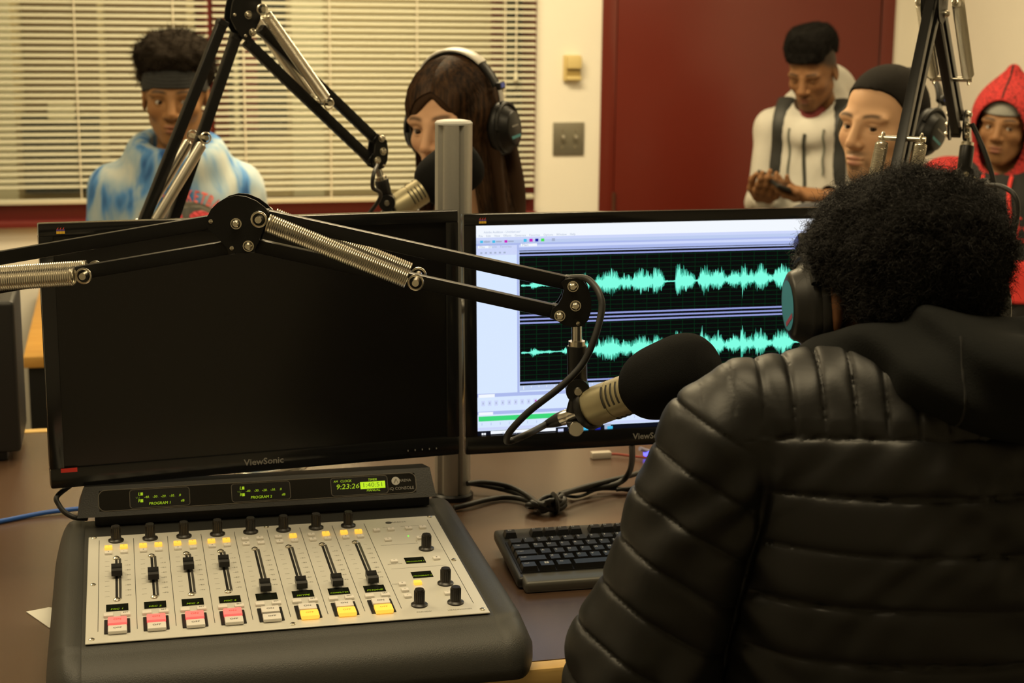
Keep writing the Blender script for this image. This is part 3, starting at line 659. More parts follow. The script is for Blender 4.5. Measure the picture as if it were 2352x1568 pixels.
for k, (ua, ub) in enumerate(dz_):
    m = MB(); m.box(G((ua+ub)/2, BH*.51, .0003), (ub-ua, BH*.60, .0006), bR); d = m.build('display', mat('bridge_lcd', (.009, .009, .009), .2), bar, False)
    m = MB(); rrect(m, ua, BH*.21, ub, BH*.81, .004, .0008, .0006); m.build('display_rim', M_BLINE, d)
    w_ = ub-ua; um = (ua+ub)/2
    if k < 2:
        dtext(d, 'L', .006, ua+w_*.16, BH*.66); dtext(d, 'VU', .0042, ua+w_*.13, BH*.54, mt=M_OD); dtext(d, 'R', .006, ua+w_*.16, BH*.44)
        for j in range(2):
            mm = MB(); mm.box(G(ua+w_*.2, BH*(.66-.22*j), .0008), (w_*.04, .004, .0002), bR); mm.build('meter_bar', M_OT, d, False)
        for j, t in enumerate(('-40', '-30', '-20', '-10', '0')): dtext(d, t, .0046, ua+w_*(.28+.14*j), BH*.55)
        for j in range(8):
            mm = MB(); mm.box(G(ua+w_*(.33+.07*j), BH*.52, .0008), (.0006, .0006, .0002), bR); mm.build('meter_tick', M_OD, d, False)
        dtext(d, 'PROGRAM %d' % (k+1), .0052, ua+w_*.5, BH*.33); dtext(d, 'dB', .0046, ua+w_*.88, BH*.37)
    else:
        dtext(d, 'AM', .0040, ua+w_*.09, BH*.69); dtext(d, 'CLOCK', .0046, ua+w_*.27, BH*.69); dtext(d, 'TIMER', .0046, ua+w_*.74, BH*.69)
        dtext(d, '9:23:26', .0098, ua+w_*.295, BH*.50, .2, 1.12)
        mm = MB(); mm.box(G(ua+w_*.735, BH*.51, .0008), (w_*.44, BH*.235, .0002), bR); mm.build('timer_field', mat('timer_lit', (.1, .15, 0), .4, emit=.9, ecol=srgb(186, 232, 20)), d, False)
        mm = MB(); put_text(mm, '1:40:51', .0088, G(ua+w_*.735, BH*.51, .0010), bx, bu, xs=1.15); mm.build('timer_text', mat('timer_ink', (.02, .03, 0), .5, emit=.32, ecol=srgb(120, 160, 10)), d, False)
        dtext(d, 'MANUAL', .0046, ua+w_*.74, BH*.335)
m = MB(); uq = dz_[2][1]; put_text(m, 'iQ CONSOLE', .0058, G(uq+.0190, BH*.34, .0008), bx, bu); put_text(m, 'ARENA', .0052, G(uq+.0245, BH*.60, .0008), bx, bu); m.build('printed_lettering', M_LOGO, bar, False)
m = MB(); c_ = G(uq+.0115, BH*.60, 0); m.cyl(c_, c_+bn*.0008, .0058, n=24); m.build('round_badge', mat('badge_silver', (.42, .41, .38), .4), bar)
m = MB(); c_ = G(uq+.0115, BH*.60, .0010); m.add([c_+(bx*x+bu*y)*.75 for x, y in ((-.004, -.004), (-.002, -.004), (.001, .002), (.003, -.004), (.0045, -.004), (.0015, .004), (-.0005, .004))], [tuple(range(7))]); m.build('badge_stroke', M_BLINE, bar, False)

# ------------------------------------------------------------------ boom arms
def spring(m, p0, p1, rad, wire, pitch):
    p0 = np.asarray(p0); p1 = np.asarray(p1); L = np.linalg.norm(p1-p0); a = (p1-p0)/L; t = EZ if abs(a[2]) < .9 else EX
    e1 = nrm(np.cross(t, a)); e2 = np.cross(a, e1); n = int(L/pitch); S = 12
    q = np.linspace(0, 2*pi*n, n*S+1); pts = p0+np.outer(q/(2*pi*n)*L, a)+rad*(np.outer(np.cos(q), e1)+np.outer(np.sin(q), e2))
    m.tube(pts, wire, 5)
def ring(m, c, n_, rad, wire):
    t = EZ if abs(n_[2]) < .9 else EX; e1 = nrm(np.cross(t, n_)); e2 = np.cross(n_, e1)
    m.tube([c+(e1*cos(q)+e2*sin(q))*rad for q in np.linspace(0, 2*pi, 20, endpoint=False)], wire, 6, True)
def boom(label, o, d, bars, plates, bolts, rivets, springs, base, shaft, tb=.0165, gap=.0125, spr_r=.0105):
    """o: point of the arm's vertical plane, d: its plan direction; 2-D tuples are (s,z) in that plane"""
    n = nrm(np.cross(d, EZ)); n = n if n@(CAM-o) > 0 else -n
    Q = lambda p, off=0.0: np.array([o[0]+d[0]*p[0], o[1]+d[1]*p[0], p[1]])+n*off
    bp = Q(base[0])
    r = new_empty('boom_arm', (bp[0], bp[1], DZ), label, 'boom arm', 'microphone boom arms')
    for a, b in bars:
        A, B = Q(a), Q(b); ax = nrm(B-A); R = np.stack([ax, n, np.cross(ax, n)], 1)
        m = MB(); m.box((A+B)/2, (np.linalg.norm(B-A), tb*.9, tb), R, .0016, 2); m.build('arm_tube', M_BLK, r)
        for e, s_ in ((A, 1), (B, -1)):
            m = MB(); m.box(e+ax*s_*.004, (.010, tb*.9+.0014, tb+.0014), R, .001, 1); m.build('tube_cap', M_BLKP, r)
    for pl in plates:
        for off in (gap, -gap):
            m = MB(); m.poly(pl, Q((0, 0), off-(.0015 if off > 0 else .0015)), np.array([d[0], d[1], 0]), EZ, n, .003); m.build('joint_plate', M_BLK, r, True, 30)
    for b in bolts:
        for s_ in (1, -1):
            m = MB(); c = Q(b, s_*(gap+.0015)); m.lathe([(.0056, 0), (.0058, .25), (.0050, .7), (.0030, 1)], c, c+n*s_*.0075, 12); m.cyl(c, c+n*s_*.0015, .0068, n=14); m.build('bolt', M_BOLT, r, True, 30)
    for b in rivets:
        for s_ in (1, -1):
            m = MB(); c = Q(b, s_*(gap+.0012)); m.lathe([(.0030, 0), (.0026, .6), (.001, 1)], c, c+n*s_*.0018, 10); m.build('rivet', M_BOLT, r)
    for sp_ in springs:
        a, b = sp_[:2]
        for s_ in (1, -1):
            off = s_*(gap+.016); A, B = Q(a, off), Q(b, off); ax = nrm(B-A)
            m = MB()
            if len(sp_) > 2: m.lathe([(.006, 0), (.0088, .02), (.0088, .98), (.006, 1)], A+ax*.011, B-ax*.011, 20); sp = m.build('spring_cylinder', M_SPR, r)
            else: spring(m, A+ax*.011, B-ax*.011, spr_r, .0011, .0027); sp = m.build('spring', M_SPR, r)
            m = MB(); ring(m, A, n, .0088, .0013); ring(m, B, n, .0088, .0013); m.build('spring_hook', M_SPR, sp)
        for e in (a, b):
            m = MB(); m.cyl(Q(e, -(gap+.022)), Q(e, gap+.022), .0042, n=12); m.build('spring_pin', M_BOLT, r)
    # base bracket, post and desk clamp
    b0 = Q(base[0]); b1 = Q(base[1]); lo = np.array([b0[0], b0[1], DZ+.03])
    m = MB(); R = np.stack([np.array([d[0], d[1], 0]), n, EZ], 1); cen = (b0+b1)/2; m.box(cen-EZ*.004, (.05, tb+.012, abs(b1[2]-b0[2])+.045), R, .004); m.build('base_bracket', M_BLK, r)
    m = MB(); m.cyl((cen[0], cen[1], DZ+.02), (cen[0], cen[1], cen[2]-.01), .011, n=20); m.build('base_post', M_CHR, r)
    m = MB(); m.lathe([(.032, 0), (.032, .5), (.022, .8), (.018, 1)], (cen[0], cen[1], DZ), (cen[0], cen[1], DZ+.035), 28); m.build('desk_flange', M_BLK, r)
    # swivel shaft and microphone clip socket at the tip
    s0, s1, s2, s3 = [np.asarray(x) for x in shaft]
    m = MB(); m.cyl(s0, s1, .0063, n=18); m.build('swivel_shaft', M_CHR, r)
    m = MB(); a_ = nrm(s2-s1); m.cyl(s1-a_*.004, s1+a_*.003, .0105, n=12); m.build('lock_nut', M_BOLT, r)
    m = MB(); m.lathe([(.0118, 0), (.0124, .04), (.0124, .95), (.0112, 1)], s1+a_*.002, s2, 22); m.build('swivel_socket', M_BLKP, r)
    nn = nrm(np.cross(a_, FW)); k_ = nrm(np.cross(nn, a_))
    m = MB(); kc = s2+a_*.008; m.cyl(kc-k_*.015, kc+k_*.015, .0148, n=22); m.ell(kc, (.0135, .0135, .0135)); m.build('swivel_knuckle', M_BLKP, r)
    m = MB(); m.lathe([(.0055, 0), (.0045, 1)], kc-k_*.0155, kc-k_*.018, 14); m.build('knuckle_screw', M_BOLT, r)
    m = MB(); m.lathe([(.0105, 0), (.0085, .35), (.011, .8), (.012, 1)], kc, s3, 18); m.build('clip_neck', M_BLKP, r)
    return r, Q, n
# ---- front arm
fo = P(545, 510, 1.95); fd = np.array([cos(radians(14)), -sin(radians(14)), 0]); fn_ = nrm(np.cross(fd, EZ))
def f2(px, py): p = Pp(px, py, fo, fn_); return ((p-fo)@fd, p[2])
def ext2(a, b, k): return (a[0]+(b[0]-a[0])*k, a[1]+(b[1]-a[1])*k)
lb = [ext2(f2(498, 507), f2(0, 592), 1.5), ext2(f2(540, 565), f2(0, 657), 1.46)]
pl_e = [f2(*p) for p in ((478, 512), (481, 494), (490, 477), (504, 463), (522, 452), (545, 446), (568, 448), (592, 458), (612, 473), (622, 486), (614, 508), (604, 535), (597, 555), (588, 572), (572, 578), (548, 577), (530, 570), (516, 555), (498, 535), (484, 524))]
pl_t = [f2(*p) for p in ((1288, 645), (1298, 637), (1322, 634), (1338, 640), (1350, 656), (1357, 682), (1357, 708), (1350, 730), (1338, 744), (1314, 746), (1293, 741), (1276, 730), (1266, 714), (1270, 703), (1281, 694), (1290, 678), (1294, 660))]
fsh = [Pp(1325, 735, fo, fn_), Pp(1325, 790, fo, fn_), Pp(1326, 878, fo, fn_), Pp(1322, 945, fo, fn_)]
boom('black boom arm in front of the dark monitor, nearest the camera', fo, fd, [(f2(600, 494), f2(1312, 651)), (f2(573, 560), f2(1282, 716)), (f2(498, 507), lb[0]), (f2(540, 565), lb[1])], [pl_e, pl_t],
     [f2(547, 510), f2(575, 561), f2(1315, 653), f2(1321, 697), f2(1285, 720)], [f2(489, 505), f2(537, 566), f2(1327, 738)],
     [(f2(603, 497), f2(958, 640)), (f2(206, 625), f2(-170, 650))], (lb[0], lb[1]), fsh)
# ---- microphones
def microphone(rear, tip, label, foam_len=.127, body=.062, r0=.0242, fr=.047):
    rear = np.asarray(rear); a = nrm(np.asarray(tip)-rear); r = new_empty('microphone', rear, label, 'microphone', 'broadcast microphones')
    t = EZ; e1 = nrm(np.cross(t, a)); e2 = np.cross(a, e1)
    m = MB(); m.lathe([(r0*.86, 0), (r0*.97, .02), (r0, .05), (r0, .42), (r0*.965, .425), (r0*.965, .445), (r0, .45), (r0, 1)], rear, rear+a*(body+.03), 36); b = m.build('mic_body', M_MIC, r, True, 30)
    for k in range(5):
        for q0 in (.2, 2.3, 4.4):
            m = MB(); h = rear+a*(body*.62+k*.0075); m.tube([h+(e1*cos(q)+e2*sin(q))*(r0+.0001) for q in np.linspace(q0, q0+1.15, 12)], .0013, 5); m.build('vent_slot', M_MICD, b)
    m = MB(); m.lathe([(.017, 0), (r0*.86, 1)], rear-a*.012, rear+a*.0005, 30); m.build('rear_cap', M_BLKP, r)
    m = MB(); m.lathe([(.0095, 0), (.0098, .3), (.0090, .35), (.0098, .5), (.0098, 1)], rear-a*.046, rear-a*.011, 22); m.build('connector_shell', M_CHR, r)
    m = MB(); m.lathe([(.0038, 0), (.006, .3), (.0088, .75), (.0092, 1)], rear-a*.078, rear-a*.045, 18); m.build('connector_boot', M_RUB, r)
    m = MB(); s = rear+a*body; pr = []
    for k in range(33):
        t_ = k/32; x = t_
        rr = fr*((1-(2*abs(x-.5))**3.2)**(1/2.6) if abs(x-.5) < .5 else 0); rr *= (.90+.16*x)
        if x < .5: rr = max(rr, r0*.98*1.0 if x > .0 else r0*.9)
        pr.append((max(rr, .0005), x))
    m.lathe(pr, s, s+a*foam_len, 40); m.build('foam_windscreen', M_FOAM, r, True, 80)
    m = MB(); kp = rear-a*.004-UP*.028-FW*.004; 
    return r, a, rear
mrear = Pp(1352, 934, fo, fn_)+np.array([0, -.006, 0]); mtip = P(1652, 826, 1.865)
mic1, ma, _ = microphone(mrear, mtip, 'large microphone with black foam windscreen in front of the lit monitor')
# clip ring around rear of the mic and its thumb screw (part of the mic's clamp)
m = MB(); m.lathe([(.0262, 0), (.0268, .2), (.0268, .8), (.0262, 1)], mrear-ma*.006, mrear+ma*.004, 30); m.build('clip_collar', M_BLKP, mic1)
kq = Pp(1322, 984, fo, fn_)-FW*.012
m = MB(); m.cyl(kq+FW*.03, kq, .0035, n=12); m.lathe([(.0088, 0), (.0095, .2), (.0095, .8), (.0085, 1)], kq+FW*.006, kq-FW*.002, 20); m.build('thumb_screw', M_CHR, mic1)
m = MB(); m.lathe([(.010, 0), (.009, 1)], Pp(1318, 965, fo, fn_), kq+FW*.012, 14); m.build('clip_lug', M_BLKP, mic1)
cbl = [mrear-ma*.074, P(1215, 995, 1.95), P(1178, 1011, 1.945), P(1164, 1012, 1.94), P(1172, 990, 1.93), P(1215, 945, 1.925), P(1290, 886, 1.92), P(1338, 835, 1.92), P(1366, 775, 1.92), P(1382, 712, 1.925), P(1378, 678, 1.93), P(1362, 652, 1.94), P(1340, 638, 1.95), P(1290, 640, 1.965)]
m = MB(); m.tube(spline(cbl, 8), .0042, 12); m.top('microphone_cable', M_RUB, 'black microphone cable looping below the front boom arm', 'cable')
# ---- back arm (behind the dark monitor, reaching to the woman)
bo_ = P(530, 60, 2.66); ang = radians(-14+33); bd = np.array([cos(ang), sin(ang), 0]); bnn = nrm(np.cross(bd, EZ))
def b2(px, py): p = Pp(px, py, bo_, bnn); return ((p-bo_)@bd, p[2])
q1, q2 = b2(512, 48), b2(333, 500); q3, q4 = b2(543, 80), b2(400, 497)
e1_ = ext2(q1, q2, 1.42); e2_ = ext2(q3, q4, 1.42)
ple = [b2(*p) for p in ((524, 20), (528, 2), (538, -14), (556, -22), (576, -18), (590, -4), (595, 14), (590, 44), (578, 72), (567, 90), (556, 93), (545, 84), (533, 64), (522, 42))]
plt_ = [b2(*p) for p in ((856, 318), (862, 309), (872, 310), (880, 322), (883, 345), (881, 368), (874, 384), (864, 388), (852, 382), (847, 368), (852, 348))]
bsh = [Pp(866, 382, bo_, bnn), Pp(875, 410, bo_, bnn), Pp(886, 452, bo_, bnn), Pp(890, 500, bo_, bnn)]
boom('black boom arm rising behind the dark monitor in front of the window blinds', bo_, bd, [(q1, e1_), (q3, e2_), (b2(598, 66), b2(864, 322)), (b2(566, 96), b2(852, 368))], [ple, plt_],
     [b2(562, 34), b2(572, 74), b2(868, 316), b2(871, 346), b2(858, 367)], [b2(531, 34), b2(556, 82), b2(873, 379)],
     [(b2(586, 22), b2(738, 236)), (b2(457, 314), ext2(b2(457, 314), b2(345, 500), 1.1), 1)], (e1_, e2_), bsh, spr_r=.0094)
mr2 = Pp(905, 486, bo_, bnn)+EY*.02; mt2 = P(1015, 408, 2.93)
mic2, ma2, _ = microphone(mr2, mt2, 'pale microphone with dark foam windscreen at the tip of the back boom arm', fr=.05)
m = MB(); m.tube(spline([mr2-ma2*.07, mr2-ma2*.12-EZ*.01, P(870, 460, 2.8), P(856, 430, 2.76), P(858, 400, 2.75), P(866, 380, 2.78)], 8), .0035, 12); m.top('microphone_cable', M_RUB, 'short black cable hanging at the tip of the back boom arm', 'cable')
# ---- right arm (seen almost edge on, for the man)
Ca, Ce, Ct = P(2072, 470, 2.36), P(2146, -8, 2.50), P(2224, 288, 2.76)
cd = nrm(np.array([Ct[0]-Ca[0], Ct[1]-Ca[1], 0])); co_ = Ce; cnn = nrm(np.cross(cd, EZ))
def c2(p): return ((p-co_)@cd, p[2])
a2, e2q, t2 = c2(Ca), (0.0, Ce[2]), c2(Ct)
off = lambda p, x, z: (p[0]+x, p[1]+z)
l1 = (off(e2q, -.012, .006), off(a2, -.012, 0)); l2 = (off(e2q, .016, -.018), off(a2, .018, -.006))
l1b, l2b = ext2(l1[0], l1[1], 1.55), ext2(l2[0], l2[1], 1.55)
pe = [off(e2q, .036*cos(q)+.004, .036*sin(q)-.006) for q in np.linspace(0, 2*pi, 18, endpoint=False)]
pt = [off(t2, .02*cos(q), .027*sin(q)) for q in np.linspace(0, 2*pi, 14, endpoint=False)]
TQ = Ct; csh = [P(2222, 295, 2.77), P(2222, 332, 2.77), P(2214, 392, 2.77), P(2205, 428, 2.77)]
boom('black boom arm at the right, seen edge on against the cream side wall', co_, cd, [(l1[0], l1b), (l2[0], l2b), (off(e2q, .022, .008), off(t2, .004, .014)), (off(e2q, .010, -.022), off(t2, -.008, -.014))], [pe, pt],
     [off(e2q, .004, -.0), off(e2q, .018, -.026), off(t2, .006, .018), off(t2, .0, .0), off(t2, -.004, -.016)], [off(e2q, -.02, 0)],
     [(off(e2q, .034, .0), ext2(off(e2q, .034, 0), off(t2, .0, .0), .62)), (ext2(l1[0], l1[1], .70), ext2(l1[0], l1[1], 1.15))], (l1b, l2b), csh, spr_r=.0092)
mr3 = P(2226, 432, 2.80); mt3 = P(2120, 470, 2.98)
mic3, ma3, _ = microphone(mr3, mt3, 'microphone on the right boom arm, mostly hidden behind the person in the quilted jacket', fr=.05)
m = MB(); m.tube(spline([mr3-ma3*.07, P(2268, 424, 2.70), P(2300, 428, 2.66), P(2328, 446, 2.64), P(2338, 480, 2.64), P(2328, 540, 2.66), P(2310, 620, 2.7), P(2300, 800, 2.75)], 8), .0042, 12); m.top('microphone_cable', M_RUB, 'black cable curving beside the red letters of the sweatshirt at the right edge', 'cable')
m = MB(); m.tube(spline([P(2232, 284, 2.75), P(2262, 350, 2.74), P(2285, 430, 2.74), P(2292, 520, 2.75), P(2296, 700, 2.78)], 8), .0042, 12); m.top('microphone_cable', M_RUB, 'black cable hanging from the tip of the right boom arm', 'cable')
# ------------------------------------------------------------------ keyboard
kz0, kz1 = DZ+.018, DZ+.036
kA = Pz(1132, 1208, kz1); kB = Pz(1196, 1326, kz0)
kx0 = (kA[0]+kB[0])/2-.004; KW = .450; KD = .158; ky0 = kB[1]
ks = atan2(kz1-kz0, KD); kR = np.array([[1, 0, 0], [0, cos(ks), -sin(ks)], [0, sin(ks), cos(ks)]])
kyaw = radians(-1.0); cz_, sz_ = cos(kyaw), sin(kyaw); kR = np.array([[cz_, -sz_, 0], [sz_, cz_, 0], [0, 0, 1]])@kR
kO = np.array([kx0, ky0, kz0]); K = lambda u, v, h=0: kO+kR@np.array([u, v, h])
kb = new_empty('keyboard', (kx0+KW/2, ky0+KD/2, DZ), 'black computer keyboard on the desk beside the mixing console', 'keyboard')
M_KB = mat('keyboard_charcoal', (.022, .022, .020), .42, bump=.1, bscale=800); M_KEY = mat('keycap_black', (.013, .013, .013), .36); M_KPR = mat('keycap_print', (.62, .62, .60), .5); M_PALM = mat('palm_edge_silver', (.13, .128, .112), .42, metal=.2)
m = MB(); m.box(K(KW/2, KD/2, -.009), (KW, KD, .016), kR, .006, 3); m.build('case', M_KB, kb)
m = MB(); m.box(K(KW/2, -.002, -.0085), (KW-.012, .030, .0165), kR, .0055, 3); m.build('front_rail', M_PALM, kb)
m = MB(); m.box(K(KW/2, .008, -.0165), (KW-.02, .03, .004), kR, .001, 1); m.build('base_rim', M_BLKP, kb)
for u in (.03, KW-.03):
    q = K(u, KD-.015, -.016); m = MB(); m.box((q[0], q[1], (DZ+q[2])/2), (.03, .012, q[2]-DZ+.004), bev=.002); m.build('rear_foot', M_RUB, kb)
    q = K(u, .012, -.016); m = MB(); m.box((q[0], q[1], (DZ+q[2])/2), (.03, .012, max(.002, q[2]-DZ+.002))); m.build('front_foot', M_RUB, kb, False)
m = MB(); m.box(K(.148, .0625, -.0012), (.283, .097, .003), kR); m.box(K(.376, .0625, -.0012), (.138, .097, .003), kR); m.build('key_well', mat('key_well_black', (.004, .004, .004), .6), kb, False)
KM = {}
def key(u, v, w=1.0, d=1.0, txt=''):
    k = (w, d)
    if k not in KM:
        hw, hd = w*.0190/2-.0006, d*.0186/2-.0006
        KM[k] = local_mesh(lambda mb: mb.frustum((-hw, hw, -hd, hd), (-hw+.0022, hw-.0022, -hd+.0015, hd-.0030), 0, .0078), 'key', M_KEY, 20)
    o_ = inst(KM[k], 'key', K(u, v, 0), kb, kR)
    if txt == '#':
        mm = MB()
        for a_ in (-.0016, .0016):
            for b_ in (-.0014, .0014): mm.box(K(u+a_, v+.001+b_, .0079), (.0026, .0023, .0002), kR)
        mm.build('key_legend', M_KPR, o_, False)
    elif txt:
        mm = MB(); put_text(mm, txt, .0062 if len(txt) == 1 else .0042, K(u-w*.0190*.5+.0062+(.003 if len(txt) > 2 else 0), v+.002, .0080), kR[:, 0], kR[:, 1]); mm.build('key_legend', M_KPR, o_, False)
ux = lambda x: .0085+.0190*x; RV = [.0235+.0190*k for k in range(5)]
for i, (x, w_, t) in enumerate(((0.6, 1.25, 'Ctrl'), (1.9, 1.25, '#'), (3.15, 1.25, 'Alt'))): key(ux(x), RV[0], w_, 1, t)
key(ux(6.9), RV[0], 6.2, 1)
for x, t in ((10.7, 'Alt'), (11.95, '#'), (13.2, ''), (14.3, 'Ctrl')): key(ux(x), RV[0], 1.2, 1, t)
key(ux(1.1), RV[1], 2.2, 1, 'Shift')
for i, t in enumerate('ZXCVBNM,./'): key(ux(2.75+i), RV[1], 1, 1, t)
key(ux(13.6), RV[1], 2.6, 1, 'Shift')
key(ux(.85), RV[2], 1.7, 1, 'Caps')
for i, t in enumerate('ASDFGHJKL;\''): key(ux(2.3+i), RV[2], 1, 1, t)
key(ux(13.85), RV[2], 2.1, 1, 'Enter')
key(ux(.72), RV[3], 1.45, 1, 'Tab')
for i, t in enumerate('QWERTYUIOP[]\\'): key(ux(2.0+i), RV[3], 1, 1, t)
for i, t in enumerate('`1234567890-='): key(ux(.5+i), RV[4], 1, 1, t)
key(ux(14.0), RV[4], 2.0, 1, 'Back')
key(ux(.5), .131, 1, .9, 'Esc')
for i in range(12): key(ux(2.5+i+.5*(i//4)), .131, 1, .9, 'F%d' % (i+1))
for j in range(5):
    for i in range(7):
        if i == 3 and j in (1, 2, 3): pass
        key(.318+.0190*i, RV[j], 1, 1)
# ------------------------------------------------------------------ cables and small things on the desk
def cable(pts, rad, label, name='cable', material=None, n=12):
    m = MB(); m.tube(spline(pts, 7), rad, n); return m.top(name, material or M_RUB, label, 'cable')
dk = lambda a, b, h=.006: Pz(1040+a/4.523, 980+b/4.523, DZ+h)
cable([dk(-60, 570, .02), dk(120, 580, .016), dk(300, 605, .014), dk(480, 640, .012), dk(660, 690, .010), dk(800, 760, .008), dk(930, 815, .008)], .0042, 'upper black cable running from the console to the cable knot')
cable([dk(150, 590, .03), dk(300, 575, .028), dk(480, 595, .022), dk(640, 640, .016), dk(780, 715, .014), dk(880, 790, .018), dk(960, 806, .02)], .0042, 'glossy black cable arching from the post to the cable knot')
cable([dk(10, 842, .006), dk(150, 810, .007), dk(320, 765, .007), dk(500, 735, .006), dk(660, 740, .006), dk(800, 775, .006), dk(900, 815, .006)], .0042, 'lower black cable running from the pole foot to the cable knot')
cable([dk(990, 790, .012), dk(1060, 735, .014), dk(1150, 690, .014), dk(1300, 655, .012), dk(1500, 638, .012), dk(1660, 608, .014), dk(1780, 545, .02), dk(1842, 450, .04), dk(1862, 340, .07), dk(1862, 240, .10), dk(1860, 170, .125)], .0048, 'thick black cable curving up from the knot to the lit monitor')
cable([dk(1120, 705, .02), dk(1250, 660, .02), dk(1400, 615, .02), dk(1600, 565, .02), dk(1850, 505, .02), dk(2050, 440, .02), dk(2300, 390, .02)], .0042, 'black cable running from the knot towards the dark sleeve')
cable([dk(1150, 700, .005), dk(1215, 722, .004), dk(1290, 725, .004), dk(1370, 705, .004), dk(1450, 668, .005), dk(1520, 645, .006)], .0026, 'thin black cable looping beside the cable knot')
cable([dk(1500, 640, .006), dk(1690, 642, .006), dk(1850, 660, .005), dk(1960, 690, .005), dk(2150, 740, .005)], .0034, 'black cable lying flat near the dark sleeve')
cable([dk(1700, 655, .010), dk(1830, 640, .010), dk(1960, 628, .010), dk(2150, 600, .010)], .0030, 'thin black cable lying between two others near the dark sleeve')
r = new_empty('cable_knot', dk(1030, 800, 0), 'knotted bundle of black cable on the desk behind the keyboard', 'cable knot')
kc = dk(1030, 785, .016); rg = np.random.default_rng(3)
for k in range(6):
    t0 = rg.random()*6; m = MB(); pts = []
    for q in np.linspace(0, 2*pi*1.0, 22, endpoint=False):
        pts.append(kc+np.array([(.030-.003*k)*cos(q)+.006*(k-3)*.5, .013*sin(q+.3*k), .0045*sin(2*q+t0)+.003*(k % 3)-.004]))
    m.tube(pts, .0042, 12, True); m.build('cable_loop', M_RUB, r)
m = MB(); m.tube([kc+np.array([.004, .016*cos(q), .010*sin(q)-.002]) for q in np.linspace(0, 2*pi, 16, endpoint=False)], .004, 8, True, 2.0); m.build('tie', M_BLKP, r)
cable([Pz(-60, 1207, DZ+.004), Pz(0, 1197, DZ+.004), Pz(60, 1185, DZ+.004), Pz(110, 1176, DZ+.005), Pz(170, 1169, DZ+.006), Pz(260, 1160, DZ+.008)], .0036, 'bright blue network cable lying on the desk left of the console', 'network_cable', mat('blue_cable', (.02, .10, .42), .4))
cable([LL(-MW/2+.03, .03, -MH/2-.002), P(131, 1140, 2.13), P(136, 1160, 2.125), P(150, 1177, 2.12), P(172, 1188, 2.12), P(200, 1190, 2.13)], .0035, 'short black cable curling below the left corner of the dark monitor')
pp = [Pz(60, 1404, DZ+.0012), Pz(112, 1394, DZ+.0012), Pz(150, 1398, DZ+.0012), Pz(140, 1450, DZ+.0012), Pz(112, 1440, DZ+.0012)]
m = MB(); m.add(pp+[p-EZ*.0010 for p in pp], [(0, 1, 2, 3, 4), (9, 8, 7, 6, 5)]+[(i, (i+1) % 5, 5+(i+1) % 5, 5+i) for i in range(5)]); m.top('paper_sheet', mat('white_paper', (.62, .61, .55), .7), 'corner of a white paper sheet poking out under the console', 'paper', smooth=False)
# clear plastic strip and clip under the dark monitor
cs = [P(548, 1088, 2.32), P(580, 1096, 2.31), P(615, 1096, 2.31), P(645, 1088, 2.31), P(672, 1072, 2.30)]
M_CLR = mat('clear_plastic', (.9, .9, .85), .06, trans=.85, spec=.8)
# stands on a stiff clear foot behind the console
r = new_empty('clear_stand', (*Pz(620, 1100, DZ)[:2], DZ), 'clear glossy plastic stand on the desk below the dark monitor', 'plastic stand')
m = MB(); b_ = Pz(625, 1085, DZ+.012); b_[2] = DZ+.008
m.tube([b_+np.array([.055*cos(q), .030*sin(q), .010+.006*cos(q)]) for q in np.linspace(0, 2*pi, 32, endpoint=False)], .006, 8, True); m.build('ring', M_CHR, r)
m = MB(); m.box(b_-EZ*.004, (.12, .07, .008), bev=.003); m.build('foot_plate', M_CLR, r)
# white adaptor, red lead and blue lit lead behind the lit monitor
r = new_empty('white_adaptor', Pz(1380, 1046, DZ), 'small white adaptor with a thin red lead below the lit monitor', 'adaptor')
m = MB(); q = Pz(1380, 1044, DZ+.006); m.box(q, (.036, .016, .012), bev=.003); m.build('body', mat('white_plastic', (.55, .5, .42), .5), r)
m = MB(); m.tube(spline([q+EX*.018, Pz(1420, 1043, DZ+.006), Pz(1460, 1048, DZ+.006), Pz(1520, 1054, DZ+.006)], 6), .0022, 6); m.build('red_lead', mat('red_lead', (.35, .05, .03), .5), r)
r = new_empty('lit_lead', Pz(1498, 1040, DZ), 'clear lead with a glowing blue end beside the dark sleeve', 'cable')
m = MB(); m.tube(spline([Pz(1470, 1030, DZ+.02), Pz(1488, 1036, DZ+.012), Pz(1504, 1037, DZ+.010), Pz(1530, 1034, DZ+.008)], 6), .004, 8); m.build('lead', mat('clear_lead', (.35, .35, .55), .15), r)
m = MB(); q = Pz(1489, 1041, DZ+.008); m.box(q, (.016, .012, .010), bev=.003); m.build('lit_plug', mat('blue_glow', (.1, .1, .6), .3, emit=3.0, ecol=srgb(84, 84, 255)), r)
